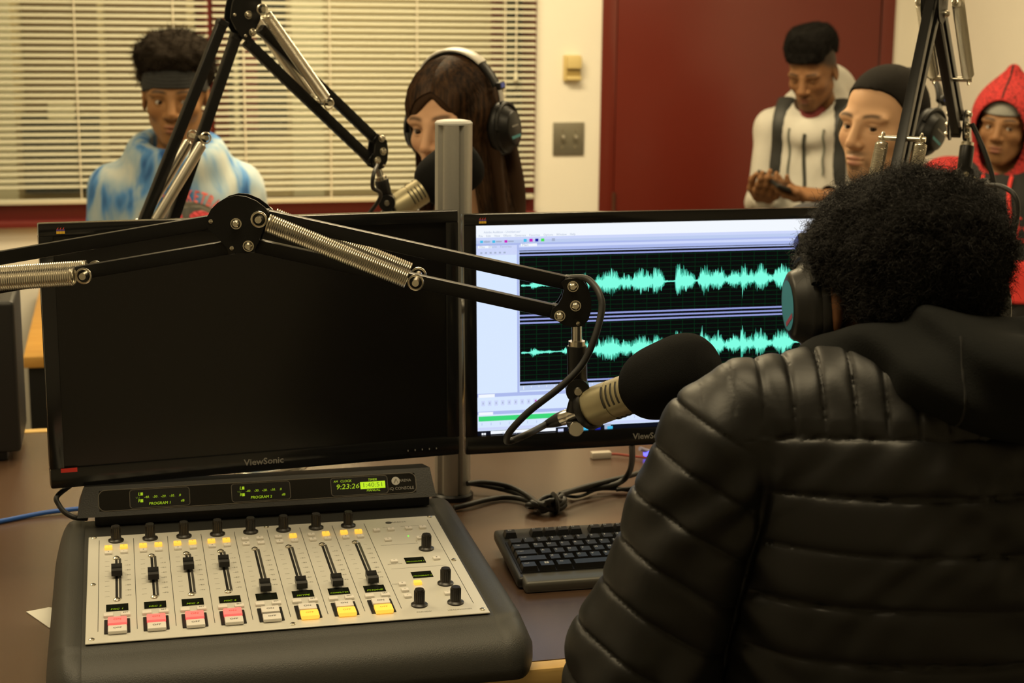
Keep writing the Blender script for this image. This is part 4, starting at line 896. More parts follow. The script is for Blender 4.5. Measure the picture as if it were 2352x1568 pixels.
# ------------------------------------------------------------------ people: implicit-surface modelling
f32 = np.float32
def fast_mesh(name, V, F):
    V = np.asarray(V, np.float32); F = np.asarray(F, np.int32); k = F.shape[1]; me = bpy.data.meshes.new(name)
    me.vertices.add(len(V)); me.vertices.foreach_set('co', V.ravel()); me.loops.add(F.size); me.loops.foreach_set('vertex_index', F.ravel())
    me.polygons.add(len(F)); me.polygons.foreach_set('loop_start', np.arange(0, F.size, k, dtype=np.int32))
    me.polygons.foreach_set('use_smooth', np.ones(len(F), bool)); me.update(calc_edges=True); return me
def set_col(me, C):
    a = me.color_attributes.new('Col', 'FLOAT_COLOR', 'POINT'); C = np.concatenate([C, np.ones((len(C), 1))], 1).astype(np.float32); a.data.foreach_set('color', C.ravel())
def nets(fn, lo, hi, h):
    lo = np.asarray(lo, float); hi = np.asarray(hi, float); n = np.ceil((hi-lo)/h).astype(int)+1
    X, Y, Z = np.meshgrid(*[(lo[i]+h*np.arange(n[i])).astype(f32) for i in range(3)], indexing='ij')
    V = fn(X, Y, Z).astype(f32); S = V < 0
    c = [S[a:n[0]-1+a, b:n[1]-1+b, d:n[2]-1+d] for a in (0, 1) for b in (0, 1) for d in (0, 1)]
    cnt = sum(x.astype(np.int8) for x in c); act = (cnt > 0) & (cnt < 8); I = np.argwhere(act)
    cv = np.stack([V[I[:, 0]+a, I[:, 1]+b, I[:, 2]+d] for a in (0, 1) for b in (0, 1) for d in (0, 1)], 1)
    off = np.array([(a, b, d) for a in (0, 1) for b in (0, 1) for d in (0, 1)], float)
    acc = np.zeros((len(I), 3)); w_ = np.zeros(len(I))
    for i in range(8):
        for j in range(i+1, 8):
            if np.abs(off[i]-off[j]).sum() == 1:
                a, b = cv[:, i], cv[:, j]; mk = (a < 0) != (b < 0); t = np.where(mk, a/np.where(mk, a-b, 1), 0)
                acc += np.where(mk[:, None], off[i]+(off[j]-off[i])*t[:, None], 0); w_ += mk
    P_ = lo+(I+acc/w_[:, None])*h
    idx = -np.ones(act.shape, np.int32); idx[act] = np.arange(len(I)); Q = []
    for ax in range(3):
        s0 = [slice(None)]*3; s1 = [slice(None)]*3; s0[ax] = slice(0, -1); s1[ax] = slice(1, None)
        A, B = S[tuple(s0)], S[tuple(s1)]; E_ = np.argwhere(A != B); u, v = (ax+1) % 3, (ax+2) % 3
        E_ = E_[(E_[:, u] > 0) & (E_[:, v] > 0) & (E_[:, u] < n[u]-1) & (E_[:, v] < n[v]-1)]
        def g(du, dv):
            q = E_.copy(); q[:, u] -= du; q[:, v] -= dv; return idx[q[:, 0], q[:, 1], q[:, 2]]
        q = np.stack([g(1, 1), g(0, 1), g(0, 0), g(1, 0)], 1); fl = A[E_[:, 0], E_[:, 1], E_[:, 2]]
        q[~fl] = q[~fl][:, ::-1]; Q.append(q)
    Q = np.concatenate(Q); return P_, Q[(Q >= 0).all(1)]
def subdiv(V, F):
    n = len(V); e = np.stack([F, np.roll(F, -1, 1)], 2).reshape(-1, 2); e.sort(axis=1); key = e[:, 0].astype(np.int64)*n+e[:, 1]
    u, inv = np.unique(key, return_inverse=True); a, b = u//n, u % n; mid = (V[a]+V[b])/2; cen = V[F].mean(1); inv = inv.reshape(-1, 4)+n; c = np.arange(len(F))+n+len(u)
    G = [np.stack([F[:, k], inv[:, k], c, inv[:, (k-1) % 4]], 1) for k in range(4)]; return np.concatenate([V, mid, cen]), np.concatenate(G)
def vnormals(V, F):
    n = np.cross(V[F[:, 2]]-V[F[:, 0]], V[F[:, 3]]-V[F[:, 1]]); N = np.zeros_like(V)
    for k in range(4): np.add.at(N, F[:, k], n)
    return N/(np.linalg.norm(N, axis=1)[:, None]+1e-9)
def ell(X, Y, Z, c, r):
    x, y, z = (X-c[0]), (Y-c[1]), (Z-c[2]); k0 = np.sqrt((x/r[0])**2+(y/r[1])**2+(z/r[2])**2)+1e-6
    k1 = np.sqrt((x/r[0]**2)**2+(y/r[1]**2)**2+(z/r[2]**2)**2)+1e-6; return k0*(k0-1)/k1
def cap(X, Y, Z, a, b, r0, r1=None):
    r1 = r0 if r1 is None else r1; a = np.asarray(a, float); b = np.asarray(b, float); d = b-a; L = float(d@d)+1e-9
    t = np.clip(((X-a[0])*d[0]+(Y-a[1])*d[1]+(Z-a[2])*d[2])/L, 0, 1)
    return np.sqrt((X-a[0]-t*d[0])**2+(Y-a[1]-t*d[1])**2+(Z-a[2]-t*d[2])**2)-(r0+(r1-r0)*t)
def smin(a, b, k): h = np.clip(.5+.5*(b-a)/k, 0, 1); return b+(a-b)*h-k*h*(1-h)
def smax(a, b, k): return -smin(-a, -b, k)
def sn(X, Y, Z, f, s=0.0):
    return (np.sin(X*f+1.3*s+1.7*np.sin(Y*f*.83+s))+np.sin(Y*f*1.1+2.1*s+1.9*np.sin(Z*f*.77+s*1.7))+np.sin(Z*f*.93+.7*s+1.5*np.sin(X*f*.9+s*.6)))/3
def head_field(X, Y, Z, p, ears=True):
    A = np.abs(X); jw = p.get('jaw', 1.0)
    d = ell(X, Y, Z, (0, -.012, .028), (.076, .097, .090))
    d = smin(d, ell(X, Y, Z, (0, .024, -.040), (.058*jw, .068, .070)), .035)
    d = smin(d, cap(A, Y, Z, (.048*jw, .0, -.058), (.014, .062, -.098), .018, .017), .028)
    d = smin(d, ell(X, Y, Z, (0, .074, -.099), (.020, .013, .015)), .02)
    d = smin(d, ell(A, Y, Z, (.028, .073, .020), (.030, .013, .010)), .020)
    d = smin(d, ell(A, Y, Z, (.044, .055, -.024), (.019, .021, .018)), .022)
    d = smin(d, ell(X, Y, Z, (0, .077, -.066), (.028, .017, .024)), .018)
    d = smax(d, -ell(A, Y, Z, (.031, .098, .001), (.017, .016, .0105)), .012)
    nw = p.get('nose', 1.0)
    d = smin(d, cap(X, Y, Z, (0, .087, .012), (0, .108, -.029), .0075, .0115*nw), .012)
    d = smin(d, ell(A, Y, Z, (.0125*nw, .097, -.034), (.0085*nw, .010, .0075)), .007)
    d = smax(d, -ell(A, Y, Z, (.0068*nw, .104, -.0415), (.0038, .005, .0035)), .002)
    lo = p.get('lid', .0048)
    lid = np.maximum(ell(A, Y, Z, (.031, .0715, .000), (.0140, .0140, .0140)), -ell(A, Y, Z, (.031, .088, p.get('lidz', -.0008)), (.0138, .022, lo)))
    d = smin(d, lid, .0035)
    lp = p.get('lips', 1.0)
    d = smin(d, ell(X, Y, Z, (0, .0935, -.0610), (.022, .0080, .0050*lp)), .005)
    d = smin(d, ell(X, Y, Z, (0, .0925, -.0715), (.019, .0085, .0062*lp)), .005)
    d = smax(d, -ell(X, Y, Z, (0, .105, -.0662), (.0235, .0105, .0011)), .003)
    if ears:
        e = ell(A, Y, Z, (.0795, -.014, -.008), (.0075, .0190, .0310)); e = smax(e, -ell(A, Y, Z, (.0885, -.008, -.006), (.0060, .0105, .0190)), .004)
        d = smin(d, e, .008)
    d = smin(d, cap(X, Y, Z, (0, -.022, -.055), (0, -.040, -.21), .050*p.get('neck', 1), .058*p.get('neck', 1)), .03)
    return d
def skull(X, Y, Z): return smin(ell(X, Y, Z, (0, -.012, .028), (.076, .097, .090)), ell(X, Y, Z, (0, .024, -.040), (.058, .068, .070)), .035)
def band(a, lo, hi, s): return 1/(1+np.exp(-(a-lo)/s))*1/(1+np.exp(-(hi-a)/s))
def skin_cols(V, p):
    X, Y, Z = V.T; A = np.abs(X); base = np.array(p['skin']); C = np.tile(base, (len(V), 1))
    C *= (1+.05*sn(X, Y, Z, 60, 2))[:, None]
    blush = np.exp(-(((A-.042)/.018)**2+((Z+.03)/.016)**2))*(Y > .03)+.7*np.exp(-((X/.014)**2+((Z+.03)/.012)**2))*(Y > .09)
    C = C*(1-.22*blush[:, None])+np.array(p.get('blush', base*np.array([1.1, .8, .75])))*(.22*blush[:, None])
    lips = np.maximum(np.exp(-(((X/.021)**2+((Z+.0612)/.0050)**2)**2)), np.exp(-(((X/.018)**2+((Z+.0715)/.0058)**2)**2)))*(Y > .082)
    C = C*(1-lips[:, None]*.8)+np.array(p['lipc'])*lips[:, None]*.8
    bz = .0235+.004*np.sin((A-.012)/.036*pi*.8)+p.get('browz', 0)
    br = band(A, .013, .050, .0018)*band(Z, bz-.0036, bz+.0034, .0012)*(Y > .045)
    C = C*(1-.95*br[:, None])+np.array(p['hairc'])*.95*br[:, None]
    lash = (np.exp(-(((A-.031)/.0135)**2)**2)*band(Z, .0032, .0068, .0008))*(Y > .07)*p.get('lash', .6)
    C = C*(1-lash[:, None])+np.array(p['hairc'])*lash[:, None]
    if p.get('beard'):
        m1 = np.exp(-((X/.027)**4+((Z+.052)/.0055)**4)); m2 = np.exp(-((X/.016)**4+((Z+.083)/.006)**4)); m3 = band(Z, -.13, -.088, .006)*(Y > .0)*.75; m4 = np.exp(-(((A-.026)/.006)**2+((Z+.072)/.014)**2))*.6
        m = np.clip(np.maximum.reduce([m1*.75, m2*.85, m3, m4])*(Y > .0)*p['beard'], 0, .9)*(1-lips)
        C = C*(1-m[:, None])+np.array(p['hairc'])*m[:, None]
    if p.get('stubble_top') is not None:
        zh = p['stubble_top'](Y); m = 1/(1+np.exp(-(Z-zh)/.006)); C = C*(1-m[:, None]*.93)+np.array(p['hairc'])*.93*m[:, None]
    return np.clip(C, 0, 1)
M_SKIN = mat('skin', (.5, .3, .2), .55, attr='Col', spec=.2, bump=.05, bscale=300)
def Rz(a): return np.array([[cos(a), -sin(a), 0], [sin(a), cos(a), 0], [0, 0, 1]])
def Rx(a): return np.array([[1, 0, 0], [0, cos(a), -sin(a)], [0, sin(a), cos(a)]])
def Ry(a): return np.array([[cos(a), 0, sin(a)], [0, 1, 0], [-sin(a), 0, cos(a)]])
def facing(pos, left):
    """rotation whose +Y looks at the camera, turned by `left` degrees towards image left"""
    d = np.array([pos[0], pos[1], 0]); d = nrm(d); a = atan2(-d[1], -d[0])-pi/2; return Rz(a-radians(left))
def sdf_obj(name, fn, lo, hi, h, R, t, material, parent, colfn=None, disp=None, extra=None, sub=0):
    V, F = nets(fn, lo, hi, h)
    for _k in range(sub): V, F = subdiv(V, F)
    if disp is not None: V = V+vnormals(V, F)*disp(V)[:, None]
    C = colfn(V) if colfn else None
    W_ = V@np.asarray(R).T+np.asarray(t)
    if extra is not None:
        V2, F2, C2 = extra; F = np.concatenate([F, F2+len(W_)]); W_ = np.concatenate([W_, V2]); C = np.concatenate([C, C2]) if C is not None else None
    org = np.array(root_of(parent).location) if parent is not None else np.zeros(3)
    me = fast_mesh(name, W_-org, F)
    if C is not None: set_col(me, C)
    if isinstance(material, (list, tuple)):
        for q in material: me.materials.append(q)
    else: me.materials.append(material)
    o = bpy.data.objects.new(name, me); COL.objects.link(o); o.parent = parent; return o
def eyes(parent, HR, HT, gaze, scale, iris=(.05, .025, .012)):
    mats = [mat('eye_white', (.42, .39, .36), .25), mat('iris_brown', iris, .2), mat('pupil', (.004, .004, .004), .1)]
    g = nrm(np.array(gaze, float)); e1 = nrm(np.cross([0, 0, 1.], g)); e2 = np.cross(g, e1)
    for sx in (-1, 1):
        m = MB(); c = np.array([sx*.031, .0715, 0])*scale; rr = .0127*scale; ths = np.radians([0, 13, 30, 34, 60, 90, 130, 180]); n = 16; vs = []; fs = []; ms = []
        for th in ths:
            for k in range(n): ph = 2*pi*k/n; vs.append(HR@(c+rr*(g*cos(th)+(e1*cos(ph)+e2*sin(ph))*sin(th)))+HT)
        b = len(m.v); m.v += [tuple(v) for v in vs]
        for i in range(len(ths)-1):
            for k in range(n):
                k2 = (k+1) % n; m.f.append((i*n+k, i*n+k2, (i+1)*n+k2, (i+1)*n+k)); m.m.append(2 if i < 1 else (1 if i < 3 else 0))
        m.build('eye', mats, parent)
def fuzz(V, N, n, length, curl, rad, seed, S=10, droop=0.0, sides=3, out=1.0, turns=1.6):
    """many short curly hairs rooted on surface points"""
    rg = np.random.default_rng(seed); i = rg.integers(0, len(V), n); p = V[i]; nn = N[i]+rg.normal(0, .45, (n, 3)); nn[:, 2] -= droop; nn /= np.linalg.norm(nn, axis=1)[:, None]
    t1 = np.cross(nn, rg.normal(0, 1, (n, 3))); t1 /= np.linalg.norm(t1, axis=1)[:, None]+1e-9; t2 = np.cross(nn, t1)
    L = length*(.55+.9*rg.random(n)); cr = curl*(.5+rg.random(n)); ph = rg.random(n)*6.28; tt = np.linspace(0, 1, S); tn = turns*(.6+.8*rg.random(n))
    q = ph[:, None]+2*pi*tn[:, None]*tt[None]; bend = rg.normal(0, .5, (n, 3))
    pts = p[:, None]-nn[:, None]*.004+nn[:, None]*(L[:, None]*tt[None]*out)[..., None]+bend[:, None]*(L[:, None]*tt[None]**2*.6)[..., None]+(cr[:, None]*np.minimum(1, tt*4)[None])[..., None]*(t1[:, None]*np.cos(q)[..., None]+t2[:, None]*np.sin(q)[..., None])
    return strands(pts, rad*(1-.5*tt), sides)
def strands(pts, rad, sides=3):
    n, S, _ = pts.shape; tg = np.gradient(pts, axis=1); tg /= np.linalg.norm(tg, axis=2)[..., None]+1e-9
    ref = np.array([.31, .52, .79]); u = np.cross(tg, ref); u /= np.linalg.norm(u, axis=2)[..., None]+1e-9; v = np.cross(tg, u)
    rad = np.broadcast_to(rad, (n, S)); q = 2*pi*np.arange(sides)/sides
    W_ = pts[:, :, None]+rad[..., None, None]*(u[:, :, None]*np.cos(q)[:, None]+v[:, :, None]*np.sin(q)[:, None])
    base = (np.arange(n)[:, None, None]*S+np.arange(S-1)[None, :, None])*sides; k = np.arange(sides)[None, None]; k2 = (k+1) % sides
    F = np.stack([base+k, base+k2, base+sides+k2, base+sides+k], -1).reshape(-1, 4); return W_.reshape(-1, 3), F
def strand_obj(name, VF, R, t, material, parent):
    V, F = VF; org = np.array(root_of(parent).location); me = fast_mesh(name, V@np.asarray(R).T+np.asarray(t)-org, F); me.materials.append(material)
    o = bpy.data.objects.new(name, me); COL.objects.link(o); o.parent = parent; o['kind'] = 'stuff'; return o
def hand_parts(w, d, n, side, curl, spread=.0, thumb=.6):
    """capsules of a hand: wrist w, finger direction d, palm normal n (towards the palm side), side=+1 thumb along +s"""
    w = np.asarray(w, float); d = nrm(d); n = nrm(np.asarray(n)-d*(np.asarray(n)@d)); s = np.cross(d, n)*side; out = []
    for k, (o_, ln, kn) in enumerate(((.030, .070, .082), (.0105, .078, .086), (-.0095, .073, .083), (-.0285, .057, .075))):
        kp = w+d*kn+s*o_; out.append((w+s*o_*.55+d*.012, kp, .0125, .0108)); c = curl[k]; p = kp; a = 0
        for f, rr0, rr1 in ((.44, .0098, .0088), (.31, .0088, .0080), (.25, .0080, .0066)):
            a += c; dd = d*cos(a)+n*sin(a)+s*spread*o_*10; q = p+nrm(dd)*ln*f; out.append((p, q, rr0, rr1)); p = q
    t0 = w+d*.018+s*.020; t1 = w+d*.048+s*.044+n*.012*thumb; t2 = t1+nrm(d*.8+s*.15+n*.6*thumb)*.034; t3 = t2+nrm(d*.9-s*.25+n*.5*thumb)*.026
    return out+[(t0, t1, .0150, .0115), (t1, t2, .0112, .0095), (t2, t3, .0095, .0078)]
def caps_field(cs, k=.006):
    def fn(X, Y, Z):
        d = None
        for a, b, r0, r1 in cs:
            e = cap(X, Y, Z, a, b, r0, r1); d = e if d is None else smin(d, e, k)
        return d
    return fn
def bounds(cs, pad=.02):
    a = np.array([c[0] for c in cs]+[c[1] for c in cs]); r = max(max(c[2], c[3]) for c in cs)+pad; return a.min(0)-r, a.max(0)+r
def torso_caps(sz, W, arms):
    """body core under the clothes in torso-local coordinates, shoulder height sz"""
    cs = [((0, -.01, sz+.05), (0, 0, sz-.10), .05, .09), ((-.09, 0, sz-.12), (.09, 0, sz-.12), .075, .075), ((0, 0, sz-.15), (0, 0, sz-.50), .10, .11), ((-.08, 0, sz-.52), (.08, 0, sz-.52), .085, .085)]
    if W: cs = [(tuple(np.array(a)*[W, W, 1]), tuple(np.array(b)*[W, W, 1]), r0*W, r1*W) for a, b, r0, r1 in cs]
    for sh, el, wr in arms: cs += [((sh[0]*.6, sh[1], sh[2]), sh, .04, .042), (sh, el, .038, .032), (el, wr, .030, .024)]
    return cs
def leg_caps(sz, seated):
    hz = sz-.52; cs = []
    for sx in (-1, 1):
        if seated: cs += [((sx*.09, 0, hz), (sx*.11, .40, hz-.01), .075, .055), ((sx*.11, .40, hz-.01), (sx*.11, .38, .09), .052, .038), ((sx*.11, .36, .045), (sx*.12, .50, .04), .04, .038)]
        else: cs += [((sx*.09, 0, hz), (sx*.10, .01, hz*.53), .08, .058), ((sx*.10, .01, hz*.53), (sx*.10, -.01, .09), .054, .038), ((sx*.10, -.03, .045), (sx*.11, .12, .04), .042, .038)]
    return cs
def cloth_field(sz, W, arms, fat=0.0, wr=.004, seed=0, hem=-.56):
    def fn(X, Y, Z):
        z = Z-sz
        d = ell(X, Y, z, (0, 0, -.13), (.155+fat, .112+fat*.6, .20)); d = smin(d, ell(X, Y, z, (0, .012, -.36), (.150+fat, .118+fat*.7, .24)), .07)
        for sh, el, wr_ in arms:
            a = cap(X, Y, Z, (sh[0]*.35, sh[1]-.01, sh[2]+.035), sh, .048, .056+fat*.3); d = smin(d, a, .05)
            d = smin(d, cap(X, Y, Z, sh, el, .056+fat*.3, .050+fat*.3), .03); d = smin(d, cap(X, Y, Z, el, wr_, .049+fat*.3, .036+fat*.15), .02)
        d = np.maximum(d, -(z-hem)); d = d+wr*sn(X, Y, Z*.6, 38, seed)+wr*.6*sn(X+.3*Z, Y, Z*.5, 75, seed+3)
        return d
    return fn
def tile_body(cs, h, R, t, col):
    lo, hi = bounds(cs); V, F = nets(caps_field(cs, .05), lo, hi, h); return V@np.asarray(R).T+np.asarray(t), F, np.tile(np.array(col), (len(V), 1))
def make_person(label, hp, hR, p, tR, torso_off, sz, arms, seated, gaze, scale=1.0, hands=None, eyes_on=True, h=.0024, headlo=(-.10, -.12, -.19), headhi=(.10, .13, .13)):
    """hp head centre, hR head rotation, tR torso rotation; torso origin below the head at torso_off (torso-local)"""
    hp = np.asarray(hp); t0 = np.array([hp[0], hp[1], 0])+tR@np.array([torso_off[0], torso_off[1], 0])
    r = new_empty('person', (t0[0], t0[1], 0), label, 'person', None)
    ex = tile_body(torso_caps(sz, p.get('core', 0), arms)+leg_caps(sz, seated), .02, tR, t0, p['skin'])
    if hands:
        lo, hi = bounds(hands); V, F = nets(caps_field(hands, .007), lo, hi, .0028); V = V@tR.T+t0
        C = np.tile(np.array(p.get('handc', p['skin'])), (len(V), 1)); ex = (np.concatenate([ex[0], V]), np.concatenate([ex[1], F+len(ex[0])]), np.concatenate([ex[2], C]))
    o = sdf_obj('body', lambda X, Y, Z: head_field(X/scale, Y/scale, Z/scale, p)*scale, np.array(headlo)*scale, np.array(headhi)*scale, h, hR, hp, M_SKIN, r, lambda V: skin_cols(V/scale, p), None, ex)
    if eyes_on: eyes(o, hR, hp, gaze, scale)
    return r, t0, o
def trousers(r, tR, t0, sz, seated, col, name):
    cs = [(a, b, r0+.012, r1+.014) for a, b, r0, r1 in leg_caps(sz, seated)[0:99] if a[2] > .06]+[((-.09, 0, sz-.50), (.09, 0, sz-.50), .105, .105)]
    cs = [c for c in cs]; lo, hi = bounds(cs); sdf_obj('trousers', caps_field(cs, .04), lo, hi, .016, tR, t0, mat(name, col, .85), r)
def pants_shoes(r, tR, t0, sz, seated):
    cs = [(a, b, r0+.008, r1+.006) for a, b, r0, r1 in leg_caps(sz, seated) if a[2] < .06]
    for k in range(2):
        c = [cs[k]]; lo, hi = bounds(c); sdf_obj('shoe', lambda X, Y, Z: np.maximum(caps_field(c)(X, Y, Z), -Z), lo, hi, .012, tR, t0, mat('shoe_black', (.02, .02, .02), .5), r)
# ------------------------------------------------------------------ headphones
M_PAD = mat('leatherette_black', (.006, .006, .006), .45, spec=.4, bump=.1, bscale=300); M_HPM = mat('headphone_steel', (.35, .35, .36), .25, metal=1)
M_BLUE = mat('blue_marker', (.06, .10, .55), .4, emit=0.0); M_TEAL = mat('teal_label', (.02, .22, .27), .35); M_GOLDL = mat('label_gold', (.35, .25, .10), .4)
def headphones(label, R, t, s=1.0, W=.083, top=.135, cz=-.012, cy=-.006, cushion=None, label_teal=False, tilt=0.0):
    R = np.asarray(R)@Rx(tilt); L = lambda x, y, z: R@(np.array([x, y, z])*s)+t
    r = new_empty('headphones', L(0, 0, top), label, 'headphones', 'studio headphones')
    def arc(a0, a1, n, ra, rz, zo): return [(ra*cos(a), cy, zo+rz*sin(a)) for a in np.linspace(a0, a1, n)]
    def strip(pts, wid, thick, rr=.3):
        m = MB(); n = len(pts); vs = []; fs = []; pts = np.array(pts)
        tg = np.gradient(pts, axis=0); tg /= np.linalg.norm(tg, axis=1)[:, None]
        for i in range(n):
            out = np.array([tg[i][2], 0, -tg[i][0]]); out = out if out@(pts[i]-np.array([0, 0, 0])) > 0 else -out
            for dy, do in ((-1, -.4), (-1, .4), (-.6, 1), (.6, 1), (1, .4), (1, -.4), (.6, -1), (-.6, -1)): q = pts[i]+np.array([0, dy*wid/2, 0])+out*do*thick/2; vs.append(L(*q))
        for i in range(n-1):
            for k in range(8): k2 = (k+1) % 8; fs.append((i*8+k, i*8+k2, (i+1)*8+k2, (i+1)*8+k))
        fs += [tuple(range(7, -1, -1)), tuple(range((n-1)*8, n*8))]; m.add(vs, fs); return m
    zo = .028
    strip(arc(radians(20), radians(160), 26, W+.012, top-zo, zo), .024, .011).build('headband', M_PAD, r)
    if cushion is not None: strip(arc(radians(48), radians(132), 18, W+.0145, top-zo+.004, zo), .030, .008).build('band_plate', cushion, r)
    for sx in (-1, 1):
        strip([(sx*(W+.0115), cy, .062), (sx*(W+.013), cy, .045), (sx*(W+.013), cy, .030)], .016, .004).build('slider', M_HPM, r)
        m = MB(); m.box(L(sx*(W+.015), cy, .068), (.010*s, .022*s, .016*s), R, .003*s); e = m.build('slider_housing', M_PAD, r)
        m = MB(); m.box(L(sx*(W+.0205), cy, .069), (.0016*s, .013*s, .009*s), R); m.build('side_marker', M_BLUE, e)
        c = np.array([sx*W, cy, cz]); m = MB()
        ring_ = [(sx*(W+.004), cy+.032*cos(q), cz+.042*sin(q)) for q in np.linspace(0, 2*pi, 26, endpoint=False)]
        m.tube([L(*q) for q in ring_], .0125*s, 10, True); m.build('ear_pad', M_PAD, r)
        m = MB(); pr = [(.050, 0), (.050, .3), (.046, .5), (.040, .62), (.036, .9), (.030, 1)]; a0 = np.array([sx*(W+.006), cy, cz]); a1 = np.array([sx*(W+.038), cy, cz]); n = 30; vs = []; fs = []
        for rr, hh in pr:
            for k in range(n): q = 2*pi*k/n; pnt = a0+(a1-a0)*hh; vs.append(L(pnt[0], pnt[1]+rr*.80*cos(q), pnt[2]+rr*1.02*sin(q)))
        for i in range(len(pr)-1):
            for k in range(n): k2 = (k+1) % n; fs.append((i*n+k, i*n+k2, (i+1)*n+k2, (i+1)*n+k))
        fs += [tuple(range(n)), tuple(range((len(pr)-1)*n, len(pr)*n))]; m.add(vs, fs); cup = m.build('ear_cup', M_BLKP, r)
        m = MB(); m.tube([L(sx*(W+.020), cy+.043*cos(q), cz+.052*sin(q)) for q in np.linspace(.1, pi-.1, 18)], .0042*s, 8); m.build('yoke', M_PAD, r)
        m = MB(); m.cyl(L(sx*(W+.014), cy, .036), L(sx*(W+.016), cy, .010), .006*s, n=10); m.build('stem', M_PAD, r)
        m = MB(); x = sx*(W+.0385); rr = .026
        if label_teal: m.add([L(x, cy+rr*.82*cos(q), cz+rr*1.05*sin(q)) for q in np.linspace(0, 2*pi, 24, endpoint=False)], [tuple(range(24))])
        else: m.add([L(x, cy+a, cz+b) for a, b in ((-.018, -.013), (.018, -.013), (.016, -.019), (-.016, -.019))], [(0, 1, 2, 3)])
        m.build('cup_label', M_TEAL, cup, False)
        m = MB()
        if label_teal: m.add([L(sx*(W+.0388), cy+a, cz+b) for a, b in ((-.013, -.014), (.013, -.014), (.012, -.019), (-.012, -.019))], [(0, 1, 2, 3)])
        else: m.add([L(x, cy+a, cz+b) for a, b in ((-.012, .008), (.012, .008), (.012, .0045), (-.012, .0045))], [(0, 1, 2, 3)])
        m.build('cup_stripe', mat('label_red', (.3, .02, .02), .4) if label_teal else M_LOGO, cup, False)
    return r
# ------------------------------------------------------------------ person: tie dye hoodie
def tie_dye():
    m = bpy.data.materials.new('tie_dye_fleece'); m.use_nodes = True; nt = m.node_tree; b = nt.nodes['Principled BSDF']; b.inputs['Roughness'].default_value = .9
    tc = nt.nodes.new('ShaderNodeTexCoord'); mp = nt.nodes.new('ShaderNodeMapping'); mp.inputs['Scale'].default_value = (10, 10, 3.0); mp.inputs['Rotation'].default_value = (.2, .5, .3)
    nz = nt.nodes.new('ShaderNodeTexNoise'); nz.inputs['Scale'].default_value = 1.35; nz.inputs['Detail'].default_value = 3.5; nz.inputs['Distortion'].default_value = .5
    cr = nt.nodes.new('ShaderNodeValToRGB'); e = cr.color_ramp.elements; e[0].position = .39; e[0].color = (.015, .075, .26, 1); e[1].position = .66; e[1].color = (.50, .55, .53, 1)
    x = e.new(.46); x.color = (.08, .24, .55, 1); x = e.new(.53); x.color = (.30, .42, .52, 1)
    nt.links.new(tc.outputs['Object'], mp.inputs[0]); nt.links.new(mp.outputs[0], nz.inputs['Vector']); nt.links.new(nz.outputs['Fac'], cr.inputs[0]); nt.links.new(cr.outputs[0], b.inputs['Base Color']); MATS['tie_dye'] = m; return m
HAIRB = (.012, .010, .008)
M_AFRO = mat('hair_brown_black', (.018, .013, .009), .95, bump=1.0, bscale=260, spec=.1); M_HBLK = mat('hair_black', (.007, .0062, .0055), .95, bump=1.0, bscale=300, spec=.1); M_CURL = mat('curl_black', (.0095, .0082, .0070), .55, spec=.35)
hp = P(402, 222, 4.0); hR = facing(hp, 6)@Rx(radians(-7)); pA = dict(skin=(.29, .145, .060), lipc=(.27, .105, .07), hairc=HAIRB, nose=1.15, lips=1.15, jaw=.96, lid=.0050)
sz = hp[2]-.182; tR = facing(hp, -2); arms = [((sx*.150, 0, sz-.055), (sx*.188, .02, sz-.32), (sx*.175, .10, sz-.52)) for sx in (-1, 1)]
rA, tA, bA = make_person('person in a blue and white tie dye hoodie with a dark headband', hp, hR, pA, tR, (0, -.035), sz, arms, False, (-.35, 1, -.18), .97)
cf = cloth_field(sz, 0, arms, .032, .004, 1)
def hoodA(X, Y, Z):
    d = cf(X, Y, Z); z = Z-sz
    q = np.sqrt((np.sqrt((X/1.12)**2+(Y-.012-.16*(z-.03))**2)-.084)**2+((z-.030+.30*(Y-.02))*.62)**2)-.030; d = smin(d, q, .03)
    d = smin(d, ell(X, Y, z, (0, -.12, -.0), (.12, .055, .09)), .04); return np.maximum(d, -(cap(X, Y, z, (0, .01, .02), (0, .02, .3), .058, .10)))
M_TD = tie_dye()
sdf_obj('hoodie', hoodA, (-.30, -.22, sz-.58), (.30, .22, sz+.16), .0055, tR, tA, M_TD, rA)
trousers(rA, tR, tA, sz, False, (.02, .025, .04), 'dark_denim'); pants_shoes(rA, tR, tA, sz, False)
# arched chest lettering laid on the cloth
def cloth_y(x, z, fn):
    ys = np.linspace(.30, -.02, 160); v = fn(np.full(160, x), ys, np.full(160, z)); i = np.argmax(v < 0); return ys[i]
zc = Pp(440, 560, tA+np.array([0, -.16, 0]), EY)[2]; xc = -.018
def arch(text, rad, size, mt, a0, da, name):
    m = MB()
    for k, ch in enumerate(text):
        a = a0+da*k; vs, fs = text_geo(ch, size, bold=True); pts = []
        for v in vs:
            rr = rad+v[1]*1.35; an = a+v[0]*.80/rad; x = xc-rr*sin(an)*1.0; z = zc+rr*cos(an); y = cloth_y(x, z, hoodA)+.0045; pts.append(tR@np.array([x, y, z])+tA)
        m.add(pts, fs)
    m.build(name, mt, rA, False)
M_CORAL = mat('coral_print', (.72, .13, .11), .8); M_GREYP = mat('grey_print_dark', (.11, .11, .10), .8); M_PINKP = mat('red_print_hoodie', (.75, .08, .10), .8)
arch('BASKETBALL', .113, .030, M_CORAL, -.42, .155, 'chest_lettering')
def patch(name, fn2, mt, n=24, k=6, lift=.0040):
    m = MB(); vs = []; fs = []
    for i in range(n):
        for j in range(k):
            x, z = fn2(i/(n-1), j/(k-1)); vs.append(tR@np.array([x, cloth_y(x, z, hoodA)+lift, z])+tA)
    for i in range(n-1):
        for j in range(k-1): fs.append((i*k+j, (i+1)*k+j, (i+1)*k+j+1, i*k+j+1))
    m.add(vs, fs); m.build(name, mt, rA, False)
